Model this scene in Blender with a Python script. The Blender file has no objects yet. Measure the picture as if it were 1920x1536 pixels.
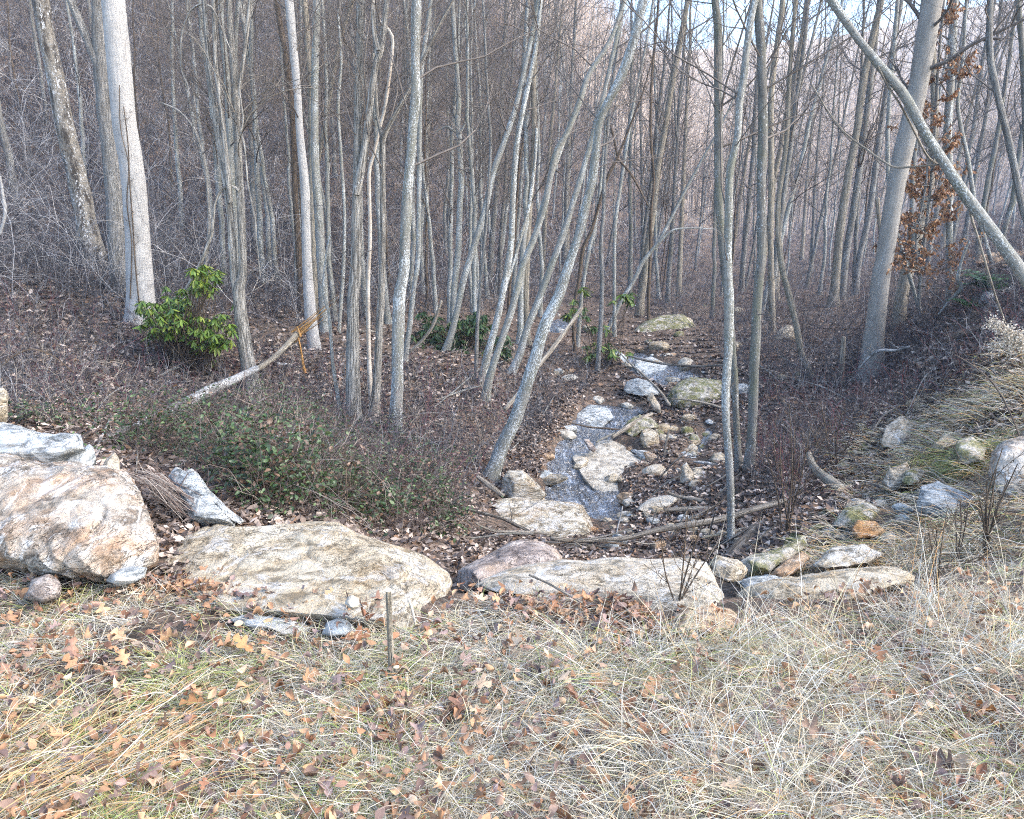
import bpy, math
import numpy as np
rng = np.random.default_rng(11)
SC = bpy.context.scene
COL = SC.collection

# ---------------------------------------------------------------- camera maths (photo is 1920 x 1536)
FPX, CX, CY = 1400.0, 960.0, 768.0
PITCH = math.radians(14.0)
EYE = 1.6
CP, SP = math.cos(PITCH), math.sin(PITCH)


def ray(px, py):
    dx = (np.asarray(px, float) - CX) / FPX
    dv = (CY - np.asarray(py, float)) / FPX
    return dx, CP + dv * SP, -SP + dv * CP


def at_y(px, py, Y):
    """world point on the sight line of a photo pixel at world depth Y"""
    dx, dy, dz = ray(px, py)
    Y = np.asarray(Y, float)
    return np.stack(np.broadcast_arrays(Y * dx / dy, Y, EYE + Y * dz / dy), -1)


def depth_of(p):
    return p[..., 1] * CP - (p[..., 2] - EYE) * SP


# ---------------------------------------------------------------- noise
def _hash(i, j, k, seed):
    with np.errstate(over='ignore'):
        h = (i.astype(np.uint32) * np.uint32(374761393) + j.astype(np.uint32) * np.uint32(668265263)
             + k.astype(np.uint32) * np.uint32(2147483647) + np.uint32(seed * 362437 + 12345))
        h = (h ^ (h >> np.uint32(13))) * np.uint32(1274126177)
        h = h ^ (h >> np.uint32(16))
    return (h & np.uint32(0xFFFFFF)).astype(np.float64) / 0xFFFFFF * 2 - 1


def vnoise(p, seed=0):
    """value noise, p (N,3) -> (N,) in -1..1"""
    f = np.floor(p)
    t = p - f
    t = t * t * (3 - 2 * t)
    i = f.astype(np.int64)
    out = 0
    for a in (0, 1):
        wa = t[:, 0] if a else 1 - t[:, 0]
        for b in (0, 1):
            wb = t[:, 1] if b else 1 - t[:, 1]
            for c in (0, 1):
                wc = t[:, 2] if c else 1 - t[:, 2]
                out = out + wa * wb * wc * _hash(i[:, 0] + a, i[:, 1] + b, i[:, 2] + c, seed)
    return out


def fbm(p, oct=4, seed=0, gain=0.5):
    s, a, f = 0, 1.0, 1.0
    for o in range(oct):
        s = s + a * vnoise(p * f + o * 17.3, seed + o)
        a *= gain
        f *= 2.03
    return s


def fbm2(x, y, sc, oct=4, seed=0, gain=0.5):
    return fbm(np.stack([x * sc, y * sc, np.full_like(x, 0.37)], -1), oct, seed, gain)


def sstep(a, b, x):
    t = np.clip((x - a) / (b - a), 0, 1)
    return t * t * (3 - 2 * t)


# ---------------------------------------------------------------- terrain: control points (photo px, photo py, depth Y)
CTRL = [
    # pool and stream
    (1080, 960, 8.9), (1000, 975, 8.3), (1150, 880, 10.6), (1140, 780, 13.1), (1070, 830, 11.6), (1230, 700, 16.2), (1210, 650, 18.8),
    (1250, 612, 21.5), (1310, 860, 10.8), (1320, 800, 12.4), (1220, 860, 10.8), (1230, 940, 8.7), (1300, 930, 8.6),
    (1350, 690, 15.8), (1300, 650, 18.6),
    # gully floor right behind the boulders
    (1370, 1042, 6.5), (1250, 1010, 7.1), (1080, 1025, 6.9), (960, 1010, 6.9), (880, 1030, 6.3),
    # left thicket
    (640, 930, 6.4), (760, 930, 6.8), (500, 900, 6.2), (740, 805, 10.0), (660, 795, 10.0), (470, 735, 11.0), (300, 800, 8.9), (600, 850, 8.3),
    (920, 893, 9.2), (850, 850, 9.4), (900, 748, 12.0), (600, 680, 13.0), (780, 650, 15.0), (970, 680, 15.2), (1050, 630, 20.0), (1120, 698, 16.6),
    (1000, 780, 12.2), (700, 720, 12.0), (1050, 720, 15.0),
    # left slope
    (265, 602, 13.0), (100, 600, 12.4), (160, 490, 17.0), (50, 700, 9.4), (100, 785, 7.0), (220, 825, 7.4), (20, 560, 13.0), (350, 680, 11.5),
    (-150, 600, 11.0), (-150, 750, 7.5), (-200, 850, 5.5), (150, 700, 9.8),
    (400, 500, 20.0), (600, 510, 24.0), (850, 520, 30.0), (1200, 560, 31.0), (1030, 560, 30.0), (250, 480, 18.5),
    # right bank
    (1400, 880, 8.6), (1500, 900, 8.0), (1600, 810, 9.3), (1640, 712, 13.6), (1500, 580, 24.0), (1700, 610, 17.0), (1800, 560, 13.6), (1850, 625, 10.0),
    (1750, 750, 8.9), (1900, 850, 5.9), (1900, 700, 7.6), (1700, 900, 6.9), (1600, 1000, 5.3), (1500, 1050, 4.9), (1800, 1000, 4.7), (1460, 980, 6.3),
    (1560, 930, 7.0), (2050, 800, 6.0), (2050, 600, 8.5), (1880, 500, 15.5), (2050, 500, 13), (1500, 700, 14.5), (1420, 760, 12.6), (1600, 640, 17.5),
    # far ground
    (1350, 520, 50.0), (1500, 505, 50.0), (1650, 520, 40.0), (1800, 470, 40.0), (1950, 440, 35.0), (2150, 400, 30.0),
    (100, 250, 31.0), (100, 0, 46.0), (-200, 250, 25.0), (-200, 0, 36.0), (350, 350, 31.0), (600, 250, 43.0), (600, 0, 60.0), (850, 250, 58.0),
    (880, -10, 78.0), (1000, 130, 84.0), (1040, 400, 55.0), (1180, 300, 100.0), (1200, 450, 62.0), (350, 0, 52.0), (350, 180, 40.0),
    (1350, 420, 110.0), (1500, 410, 110.0), (1700, 390, 110.0), (1900, 370, 100.0),
    (1300, 330, 150.0), (1500, 320, 150.0), (1700, 310, 150.0), (1950, 280, 140.0), (2300, 250, 110.0),
    (1150, 110, 205.0), (1300, 135, 205.0), (1450, 130, 205.0), (1600, 115, 205.0), (1800, 70, 205.0), (2000, 30, 205.0), (2300, 0, 180.0),
    (1000, -60, 160.0), (700, -160, 140.0), (300, -200, 110.0), (-300, -200, 80.0), (600, -250, 210.0), (-200, -300, 190.0),
]
CTRL_XYZ = [(-0.6, 4.9, -0.75), (0.3, 4.9, -0.85), (0.9, 5.2, -1.0), (-1.6, 5.0, -0.35), (-2.6, 4.8, -0.1), (-4.5, 4.0, 0.1),
            (3.4, 4.0, -0.1), (4.6, 4.0, 0.05), (1.6, 4.8, -0.9), (-6, 5, 0.3), (7, 5, 0.7)]
DW = 6.0
_cp = np.array([at_y(a, b, c) for a, b, c in CTRL] + [np.array(q, float) for q in CTRL_XYZ])


def warp(x, y):
    return x / (y + DW) * 2.2, np.log(y + DW)


def _tps_fit(pts, lam=0.002):
    s, t = warp(pts[:, 0], pts[:, 1])
    d2 = (s[:, None] - s) ** 2 + (t[:, None] - t) ** 2
    K = 0.5 * d2 * np.log(d2 + 1e-12)
    n = len(s)
    # far heights are large: solve for the slope angle seen from a low point, which keeps every distance on one scale
    v = (pts[:, 2] + 2.0) / (pts[:, 1] + DW)
    A = np.zeros((n + 3, n + 3))
    A[:n, :n] = K + lam * np.eye(n)
    A[:n, n] = A[n, :n] = 1
    A[:n, n + 1] = A[n + 1, :n] = s
    A[:n, n + 2] = A[n + 2, :n] = t
    w = np.linalg.solve(A, np.r_[v, 0, 0, 0])
    return s, t, w


_ts, _tt, _tw = _tps_fit(_cp)


def gully(x, y):
    s, t = warp(x, y)
    out = np.empty_like(s)
    n = len(_ts)
    for i in range(0, len(s), 20000):
        a, b = s[i:i + 20000], t[i:i + 20000]
        d2 = (a[:, None] - _ts) ** 2 + (b[:, None] - _tt) ** 2
        out[i:i + 20000] = (0.5 * d2 * np.log(d2 + 1e-12)) @ _tw[:n] + _tw[n] + _tw[n + 1] * a + _tw[n + 2] * b
    return out * (y + DW) - 2.0


def verge(x, y):
    return 0.02 * fbm2(x, y, 1.3, 3, 5) + 0.05 * sstep(2.2, 4.5, x) * (y - 1.5).clip(0) - 0.02 * (y - 2).clip(0)


NS, NT = 820, 1000
SMAX = 1.25
YMIN, YMAX = -4.0, 222.0
_sv = np.linspace(-SMAX, SMAX, NS)
_tv = np.linspace(math.log(YMIN + DW), math.log(YMAX + DW), NT)
_S, _T = np.meshgrid(_sv, _tv)                 # (NT,NS)
GY = np.exp(_T) - DW
GX = _S * (GY + DW)
_x, _y = GX.ravel(), GY.ravel()
_far = _y > 3.0
_g = np.zeros_like(_x)
# smooth field: evaluate coarsely and interpolate up would blur, so evaluate directly
_g[_far] = gully(_x[_far], _y[_far])
EDGE = 3.35 + 0.0 * _x
_w = sstep(2.85, 4.1, _y - 0.3 * sstep(-1.55, -2.1, _x))
MACRO = (verge(_x, _y) * (1 - _w) + _g * _w).reshape(NT, NS)
_bank = sstep(1.8, 3.0, _x) * sstep(4.0, 5.0, _y) * sstep(13, 9, _y)
_amp = 0.12 * _bank + 0.03 + 0.012 * np.clip(_y - 4, 0, 8) + 0.012 * np.clip(_y - 12, 0, 60)
GZ = MACRO + (_amp * _w * 0.55 * (fbm2(_x, _y, 0.8, 5, 3) * 0.7 + fbm2(_x, _y, 3.1, 3, 9) * 0.3) + (1 - _w) * 0.018 * fbm2(_x, _y, 5.0, 3, 21)).reshape(NT, NS)


def lookup(G, x, y):
    x, y = np.asarray(x, float), np.asarray(y, float)
    s = np.clip((x / (y + DW) + SMAX) / (2 * SMAX) * (NS - 1), 0, NS - 1.001)
    t = np.clip((np.log(np.maximum(y + DW, 0.1)) - _tv[0]) / (_tv[-1] - _tv[0]) * (NT - 1), 0, NT - 1.001)
    i, j = np.nan_to_num(s).astype(int), np.nan_to_num(t).astype(int)
    a, b = s - i, t - j
    return (G[j, i] * (1 - a) + G[j, i + 1] * a) * (1 - b) + (G[j + 1, i] * (1 - a) + G[j + 1, i + 1] * a) * b


def H(x, y):
    return lookup(GZ, x, y)


_march = np.exp(np.linspace(math.log(1.2 + 2), math.log(YMAX + 2), 1400)) - 2


def march(px, py, G=None, ymin=0.0):
    """first ground point on the sight line of photo pixels; returns (N,3), NaN where it meets none"""
    G = GZ if G is None else G
    px, py = np.atleast_1d(np.asarray(px, float)), np.atleast_1d(np.asarray(py, float))
    dx, dy, dz = ray(px, py)
    res = np.full(len(px), np.nan)
    prev_y = np.full(len(px), np.nan)
    prev_d = np.full(len(px), np.nan)
    for Y in _march:
        if Y < ymin:
            continue
        todo = np.isnan(res)
        if not todo.any():
            break
        d = EYE + Y * dz[todo] / dy[todo] - lookup(G, Y * dx[todo] / dy[todo], np.full(todo.sum(), Y))
        hit = d <= 0
        pd, pY = prev_d[todo], prev_y[todo]
        f = np.where(np.isnan(pd), 1.0, pd / np.maximum(pd - d, 1e-9))
        yy = np.where(np.isnan(pY), Y, pY + f * (Y - np.where(np.isnan(pY), Y, pY)))
        ids = np.nonzero(todo)[0]
        res[ids[hit]] = yy[hit]
        prev_d[ids] = d
        prev_y[ids] = Y
    p = at_y(px, py, res)
    return p


# coarse depth map of the bare ground, for scattering things evenly over the picture and beyond its edges
DMX = np.arange(-420, 2341, 12.0)
DMY = np.arange(-120, 1640, 8.0)
_mx, _my = np.meshgrid(DMX, DMY)
DMAP = march(_mx.ravel(), _my.ravel(), MACRO)[:, 1].reshape(_mx.shape)


def ground_px(px, py, jitter_only=False):
    """quick ground point for many pixels (bilinear-free nearest lookup of the depth map, snapped to the ground)"""
    i = np.clip(np.rint((px - DMX[0]) / 12.0).astype(int), 0, len(DMX) - 1)
    j = np.clip(np.rint((py - DMY[0]) / 8.0).astype(int), 0, len(DMY) - 1)
    Y = DMAP[j, i]
    p = at_y(px, py, Y)
    p[:, 2] = H(p[:, 0], p[:, 1])
    return p


def in_poly(px, py, poly):
    poly = np.asarray(poly, float)
    x, y = np.asarray(px, float), np.asarray(py, float)
    inside = np.zeros(x.shape, bool)
    n = len(poly)
    for k in range(n):
        x0, y0 = poly[k]
        x1, y1 = poly[(k + 1) % n]
        c = ((y0 > y) != (y1 > y)) & (x < (x1 - x0) * (y - y0) / (y1 - y0 + 1e-12) + x0)
        inside ^= c
    return inside


def poly_dist(x, y, poly):
    poly = np.asarray(poly, float)
    d = np.full(x.shape, 1e9)
    n = len(poly)
    for k in range(n):
        a, b = poly[k], poly[(k + 1) % n]
        ab = b - a
        t = np.clip(((x - a[0]) * ab[0] + (y - a[1]) * ab[1]) / (ab @ ab + 1e-12), 0, 1)
        d = np.minimum(d, np.hypot(x - a[0] - t * ab[0], y - a[1] - t * ab[1]))
    return np.where(in_poly(x, y, poly), -d, d)


def scatter_poly(n, poly):
    """n pixels spread evenly inside a photo polygon"""
    poly = np.asarray(poly, float)
    lo, hi = poly.min(0), poly.max(0)
    out = np.zeros((0, 2))
    while len(out) < n:
        q = rng.uniform(lo, hi, (n * 2, 2))
        out = np.r_[out, q[in_poly(q[:, 0], q[:, 1], poly)]]
    return out[:n]


# ---------------------------------------------------------------- stream beds, carved before anything is placed on the ground
STREAM_PX = {
    'pool': [(1100, 752), (1125, 750), (1165, 758), (1195, 752), (1215, 765), (1205, 778), (1190, 790), (1178, 800), (1160, 812), (1150, 830), (1180, 832), (1205, 850),
             (1230, 862), (1222, 872), (1200, 868), (1170, 880), (1165, 900), (1178, 950), (1192, 962), (1180, 976), (1130, 978), (1090, 960), (1040, 948), (1015, 935), (1008, 915), (1022, 880), (1018, 862),
             (1028, 845), (1040, 820), (1065, 812), (1066, 790), (1082, 768)],
    'upper': [(1165, 672), (1180, 658), (1200, 655), (1225, 660), (1240, 676), (1270, 680), (1300, 690), (1325, 702), (1310, 712), (1280, 712), (1262, 724), (1248, 730), (1225, 716), (1200, 706),
              (1172, 690)],
    'side': [(1318, 792), (1340, 790), (1342, 808), (1330, 828), (1312, 850), (1302, 862), (1280, 858), (1290, 840), (1308, 818)],
    'trickle': [(1238, 655), (1260, 658), (1262, 668), (1245, 670)],
    'seep': [(1040, 595), (1060, 590), (1075, 612), (1050, 625), (1025, 622), (1015, 605)],
    'puddle': [(1048, 700), (1070, 698), (1075, 712), (1052, 716)],
}
STREAM_XY = {}
for k, pl in STREAM_PX.items():
    pl = np.array(pl, float)
    STREAM_XY[k] = march(pl[:, 0], pl[:, 1], MACRO)[:, :2]
for k, pl in STREAM_XY.items():
    lo, hi = pl.min(0) - 0.8, pl.max(0) + 0.8
    m = (GX > lo[0]) & (GX < hi[0]) & (GY > lo[1]) & (GY < hi[1])
    d = poly_dist(GX[m], GY[m], pl)
    z = GZ[m]
    smooth = MACRO[m]
    near = 1 - sstep(0.05, 0.5, d)
    z = z * (1 - near) + (smooth + (z - smooth) * 0.25) * near
    z = z - 0.16 * (1 - sstep(-0.22, 0.05, d)) + 0.05 * np.exp(-((d - 0.18) / 0.14) ** 2)
    GZ[m] = z
# ---------------------------------------------------------------- mesh helpers
def make_mesh(name, V, Q, col=None, tc=None, smooth=True):
    """V (N,3), Q (M,4) or list of arrays with different corner counts"""
    me = bpy.data.meshes.new(name)
    V = np.asarray(V, np.float32)
    qs = Q if isinstance(Q, list) else [Q]
    qs = [np.asarray(q, np.int32) for q in qs if len(q)]
    me.vertices.add(len(V))
    me.vertices.foreach_set('co', V.ravel())
    loops = np.concatenate([q.ravel() for q in qs])
    sizes = np.concatenate([np.full(len(q), q.shape[1], np.int32) for q in qs])
    starts = np.r_[0, np.cumsum(sizes)[:-1]].astype(np.int32)
    me.loops.add(len(loops))
    me.loops.foreach_set('vertex_index', loops)
    me.polygons.add(len(sizes))
    me.polygons.foreach_set('loop_start', starts)
    me.polygons.foreach_set('use_smooth', np.full(len(sizes), smooth))
    if col is not None:
        a = me.attributes.new('Col', 'FLOAT_COLOR', 'POINT')
        c = np.ones((len(V), 4), np.float32)
        c[:, :3] = col
        a.data.foreach_set('color', c.ravel())
    if tc is not None:
        a = me.attributes.new('tc', 'FLOAT_VECTOR', 'POINT')
        a.data.foreach_set('vector', np.asarray(tc, np.float32).ravel())
    me.update(calc_edges=True)
    me.validate()
    return me


class Acc:
    """collects pieces of one mesh"""
    def __init__(self):
        self.V, self.Q, self.C, self.T, self.n = [], [], [], [], 0

    def add(self, V, Q, col=None, tc=None):
        V = np.asarray(V, float)
        for q in (Q if isinstance(Q, list) else [Q]):
            self.Q.append(np.asarray(q) + self.n)
        self.V.append(V)
        self.C.append(np.broadcast_to(np.asarray((1, 1, 1) if col is None else col, float), (len(V), 3)))
        self.T.append(np.zeros((len(V), 3)) if tc is None else tc)
        self.n += len(V)

    def mesh(self, name, smooth=True):
        by = {}
        for q in self.Q:
            by.setdefault(q.shape[1], []).append(q)
        return make_mesh(name, np.concatenate(self.V), [np.concatenate(v) for v in by.values()], np.concatenate(self.C), np.concatenate(self.T), smooth)


def norm(v):
    return v / np.maximum(np.linalg.norm(v, axis=-1, keepdims=True), 1e-9)


def tubes(P, R, S, off=None):
    """P (N,K,3) centre lines, R (N,K) radii -> verts, quads, texture coordinates"""
    N, K, _ = P.shape
    T = norm(np.gradient(P, axis=1))
    m = norm(P[:, -1] - P[:, 0])
    ref = np.where(np.abs(m[:, 2:3]) < 0.8, np.array([[0, 0, 1.0]]), np.array([[1.0, 0, 0]]))[:, None, :]
    A = norm(np.cross(T, np.broadcast_to(ref, T.shape)))
    B = np.cross(T, A)
    an = np.arange(S) / S * 2 * math.pi
    c, s = np.cos(an), np.sin(an)
    V = P[:, :, None, :] + R[:, :, None, None] * (c[:, None] * A[:, :, None, :] + s[:, None] * B[:, :, None, :])
    base = (np.arange(N)[:, None, None] * K + np.arange(K - 1)[None, :, None]) * S
    j = np.arange(S)[None, None, :]
    j2 = (j + 1) % S
    Q = np.stack([base + j, base + j2, base + S + j2, base + S + j], -1).reshape(-1, 4)
    L = np.concatenate([np.zeros((N, 1)), np.cumsum(np.linalg.norm(np.diff(P, axis=1), axis=2), 1)], 1)
    if off is None:
        off = rng.uniform(0, 50, N)
    rm = np.maximum(R.max(1), 1e-3)[:, None, None]
    tc = np.stack(np.broadcast_arrays(c * rm, s * rm, (L + off[:, None])[:, :, None]), -1)
    return V.reshape(-1, 3), Q, tc.reshape(-1, 3)


def catmull(P, n, W=None):
    """smooth curve through P (k,d) sampled at n points, spaced by length"""
    P = np.asarray(P, float)
    k = len(P)
    if k == 2:
        t = np.linspace(0, 1, n)[:, None]
        return P[0] * (1 - t) + P[1] * t
    E = np.r_[[2 * P[0] - P[1]], P, [2 * P[-1] - P[-2]]]
    L = np.r_[0, np.cumsum(np.linalg.norm(np.diff(P, axis=0), axis=1))]
    u = np.interp(np.linspace(0, L[-1], n), L, np.arange(k))
    i = np.clip(u.astype(int), 0, k - 2)
    t = (u - i)[:, None]
    a, b, c, d = E[i], E[i + 1], E[i + 2], E[i + 3]
    return 0.5 * (2 * b + (c - a) * t + (2 * a - 5 * b + 4 * c - d) * t * t + (3 * b - a - 3 * c + d) * t ** 3)


def link(name, me, mat=None, parent=None, loc=None):
    o = bpy.data.objects.new(name, me)
    COL.objects.link(o)
    if mat is not None and me is not None:
        if not len(me.materials):
            me.materials.append(mat)
    if parent is not None:
        o.parent = parent
    if loc is not None:
        o.location = loc
    return o


def tag(o, label, cat, group=None, kind=None):
    o['label'] = label
    o['category'] = cat
    if group:
        o['group'] = group
    if kind:
        o['kind'] = kind
    return o


def root(name, loc, label, cat, group=None):
    o = bpy.data.objects.new(name, None)
    COL.objects.link(o)
    o.empty_display_size = 0.1
    o.location = loc
    return tag(o, label, cat, group)


# ---------------------------------------------------------------- materials
class NT_:
    def __init__(self, name):
        self.m = bpy.data.materials.new(name)
        self.m.use_nodes = True
        self.t = self.m.node_tree
        self.t.nodes.clear()

    def n(self, typ, **kw):
        nd = self.t.nodes.new(typ)
        for k, v in kw.items():
            setattr(nd, k, v)
        return nd

    def put(self, sock, v):
        if hasattr(v, 'is_output') or isinstance(v, bpy.types.NodeSocket):
            self.t.links.new(v, sock)
        else:
            sock.default_value = v

    def pos(self):
        return self.n('ShaderNodeNewGeometry').outputs['Position']

    def attr(self, name, vec=False):
        a = self.n('ShaderNodeAttribute', attribute_name=name)
        return a.outputs['Vector' if vec else 'Color']

    def rand(self):
        return self.n('ShaderNodeObjectInfo').outputs['Random']

    def vmul(self, v, s, add=None):
        m = self.n('ShaderNodeMapping')
        self.put(m.inputs['Vector'], v)
        m.inputs['Scale'].default_value = s
        if add is not None:
            m.inputs['Location'].default_value = add
        return m.outputs[0]

    def noise(self, v, scale, detail=4, rough=0.55, dist=0.0, color=False):
        a = self.n('ShaderNodeTexNoise')
        self.put(a.inputs['Vector'], v)
        a.inputs['Scale'].default_value = scale
        a.inputs['Detail'].default_value = detail
        a.inputs['Roughness'].default_value = rough
        a.inputs['Distortion'].default_value = dist
        return a.outputs[1 if color else 0]

    def voro(self, v, scale, feature='F1', out='Distance', rand=1.0):
        a = self.n('ShaderNodeTexVoronoi', feature=feature)
        self.put(a.inputs['Vector'], v)
        a.inputs['Scale'].default_value = scale
        a.inputs['Randomness'].default_value = rand
        return a.outputs[out]

    def wave(self, v, scale, dist, detail=3, dscale=1.0):
        a = self.n('ShaderNodeTexWave', bands_direction='Z')
        self.put(a.inputs['Vector'], v)
        a.inputs['Scale'].default_value = scale
        a.inputs['Distortion'].default_value = dist
        a.inputs['Detail'].default_value = detail
        a.inputs['Detail Scale'].default_value = dscale
        return a.outputs['Fac']

    def ramp(self, f, stops, interp='LINEAR'):
        r = self.n('ShaderNodeValToRGB')
        r.color_ramp.interpolation = interp
        el = r.color_ramp.elements
        while len(el) < len(stops):
            el.new(0.5)
        for e, (p, c) in zip(el, stops):
            e.position = p
            e.color = (c, c, c, 1) if isinstance(c, (int, float)) else (*c, 1)
        self.put(r.inputs[0], f)
        return r.outputs[0]

    def mix(self, f, a, b, mode='MIX'):
        m = self.n('ShaderNodeMix', data_type='RGBA', blend_type=mode)
        m.inputs[0].default_value = 1.0
        self.put(m.inputs[0], f)
        for s, v in ((m.inputs[6], a), (m.inputs[7], b)):
            if isinstance(v, tuple) and len(v) == 3:
                v = (*v, 1)
            self.put(s, v)
        return m.outputs[2]

    def math(self, op, a, b=0.0, clamp=False):
        m = self.n('ShaderNodeMath', operation=op, use_clamp=clamp)
        self.put(m.inputs[0], a)
        self.put(m.inputs[1], b)
        return m.outputs[0]

    def bump(self, h, strength=0.5, dist=0.02, normal=None):
        b = self.n('ShaderNodeBump')
        b.inputs['Strength'].default_value = strength
        b.inputs['Distance'].default_value = dist
        self.put(b.inputs['Height'], h)
        if normal is not None:
            self.put(b.inputs['Normal'], normal)
        return b.outputs[0]

    def out(self, base, rough=0.85, normal=None, spec=0.25, transl=0.0, transl_col=None):
        p = self.n('ShaderNodeBsdfPrincipled')
        if isinstance(base, tuple) and len(base) == 3:
            base = (*base, 1)
        self.put(p.inputs['Base Color'], base)
        self.put(p.inputs['Roughness'], rough)
        p.inputs['Specular IOR Level'].default_value = spec
        if normal is not None:
            self.put(p.inputs['Normal'], normal)
        sh = p.outputs[0]
        if transl > 0:
            tr = self.n('ShaderNodeBsdfTranslucent')
            self.put(tr.inputs['Color'], base if transl_col is None else transl_col)
            mx = self.n('ShaderNodeMixShader')
            mx.inputs[0].default_value = transl
            self.t.links.new(sh, mx.inputs[1])
            self.t.links.new(tr.outputs[0], mx.inputs[2])
            sh = mx.outputs[0]
        o = self.n('ShaderNodeOutputMaterial')
        self.t.links.new(sh, o.inputs['Surface'])
        return self.m


def bark(name, base, dark, lichen=None, lich_amt=0.0, lich_scale=22.0, streak=1.0, band=0.0, stain=None, bump=0.5, furrow=0.0, green=0.0):
    """tc = (round the trunk, round the trunk, along it), in metres"""
    k = NT_(name)
    rnd = k.rand()
    tc = k.attr('tc', True)
    sh = k.n('ShaderNodeVectorMath', operation='ADD')
    k.put(sh.inputs[0], tc)
    cx = k.n('ShaderNodeCombineXYZ')
    k.put(cx.inputs[2], k.math('MULTIPLY', rnd, 37.0))
    k.t.links.new(cx.outputs[0], sh.inputs[1])
    v = sh.outputs[0]
    vs = k.vmul(v, (1, 1, 0.16 * streak))
    n1 = k.noise(vs, 28, 5, 0.65)
    n2 = k.noise(v, 5.0, 4, 0.6)
    c = k.mix(k.ramp(n1, [(0.33, 0), (0.68, 1)]), dark, base)
    c = k.mix(k.ramp(n2, [(0.35, 0.0), (0.75, 0.55)]), c, tuple(min(1, q * 1.25) for q in base))
    h = n1
    if furrow > 0:
        f = k.noise(k.vmul(v, (1, 1, 0.09)), 42, 3, 0.6, 0.6)
        fr = k.ramp(f, [(0.36, 0.0), (0.52, 1.0)])
        c = k.mix(k.math('MULTIPLY', k.math('SUBTRACT', 1.0, fr), furrow), c, tuple(q * 0.42 for q in dark))
        h = k.math('ADD', h, k.math('MULTIPLY', fr, 1.2))
    if stain is not None:
        st = k.noise(k.vmul(v, (1, 1, 0.45)), 4.5, 5, 0.7)
        c = k.mix(k.ramp(st, [(0.47, 0), (0.60, 0.9)]), c, stain)
    if band > 0:
        b = k.noise(k.vmul(v, (0.5, 0.5, 5.0)), 9, 3, 0.6)
        c = k.mix(k.math('MULTIPLY', k.ramp(b, [(0.56, 0), (0.66, 1)]), band), c, tuple(q * 0.45 for q in dark))
    if green > 0:
        g = k.noise(v, 3.0, 5, 0.65)
        c = k.mix(k.math('MULTIPLY', k.ramp(g, [(0.45, 0), (0.65, 1)]), green), c, (0.13, 0.15, 0.075))
    if lichen is not None:
        big = k.noise(k.vmul(v, (1, 1, 0.5)), 4.2, 4, 0.6)
        sp = k.noise(v, lich_scale, 5, 0.72)
        sm = k.math('ADD', k.math('MULTIPLY', big, 0.5), k.math('MULTIPLY', sp, 1.1))
        e = 1.0 - 0.25 * lich_amt
        lm = k.ramp(sm, [(e, 0), (e + 0.05, 1)])
        c = k.mix(lm, c, lichen)
        h = k.math('ADD', h, k.math('MULTIPLY', lm, 0.4))
    fine = k.noise(v, 160, 3, 0.6)
    c = k.mix(k.ramp(fine, [(0.3, 0.3), (0.6, 0.0)]), c, tuple(q * 0.5 for q in dark))
    return k.out(c, 0.9, k.bump(k.math('ADD', h, k.math('MULTIPLY', fine, 0.4)), min(1.0, bump * 1.5), 0.022), 0.15)


M = {}
M['bark_pale'] = bark('bark_pale_smooth', (0.47, 0.46, 0.44), (0.27, 0.26, 0.25), (0.62, 0.62, 0.60), 0.45, 44, 0.8, 0.35, None, 0.5)
M['bark_rough_pale'] = bark('bark_rough_pale', (0.50, 0.475, 0.425), (0.22, 0.20, 0.17), (0.60, 0.59, 0.56), 0.3, 25, 0.7, 0, None, 1.0, 0.7)
M['bark_white_strip'] = bark('bark_stripped', (0.55, 0.51, 0.45), (0.36, 0.32, 0.27), None, 0, 20, 0.5, 0.15, (0.40, 0.33, 0.26), 0.4)
M['bark_lichen'] = bark('bark_lichen_grey', (0.36, 0.355, 0.325), (0.14, 0.135, 0.12), (0.60, 0.63, 0.62), 0.66, 44, 1.2, 0.35, None, 0.6, 0, 0.35)
M['bark_lichen_heavy'] = bark('bark_lichen_heavy', (0.33, 0.32, 0.29), (0.13, 0.125, 0.105), (0.62, 0.65, 0.64), 0.8, 36, 1.2, 0.1, None, 0.6, 0, 0.3)
M['bark_dark'] = bark('bark_dark_speckled', (0.25, 0.24, 0.22), (0.095, 0.09, 0.08), (0.60, 0.62, 0.61), 0.45, 38, 1.0, 0.2, None, 0.7, 0, 0.4)
M['bark_mottled'] = bark('bark_mottled', (0.34, 0.315, 0.275), (0.17, 0.15, 0.12), (0.62, 0.62, 0.61), 0.6, 14, 1.0, 0.7, (0.045, 0.038, 0.034), 0.9)
M['bark_grey'] = bark('bark_grey', (0.37, 0.355, 0.33), (0.17, 0.162, 0.148), (0.54, 0.55, 0.53), 0.5, 38, 0.9, 0.35, None, 0.8, 0.25)
M['bark_buff'] = bark('bark_buff', (0.41, 0.365, 0.295), (0.23, 0.20, 0.155), (0.52, 0.51, 0.47), 0.3, 30, 0.9, 0.35, None, 0.6, 0.2, 0.15)
M['bark_greybrown'] = bark('bark_grey_brown', (0.33, 0.31, 0.28), (0.20, 0.185, 0.165), (0.50, 0.50, 0.48), 0.45, 42, 0.8, 0.3, None, 0.5)
M['bark_wood'] = bark('bark_woodland', (0.30, 0.285, 0.26), (0.14, 0.132, 0.118), (0.50, 0.51, 0.49), 0.5, 30, 0.9, 0.3, None, 0.6, 0.2, 0.2)
M['bark_brown'] = bark('bark_brown', (0.20, 0.155, 0.115), (0.085, 0.064, 0.048), None, 0, 20, 0.9, 0.1, None, 0.6, 0.2)
M['twig'] = bark('twig_bark', (0.19, 0.165, 0.145), (0.08, 0.07, 0.062), (0.45, 0.45, 0.43), 0.25, 24, 1.0, 0, None, 0.3)
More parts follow.
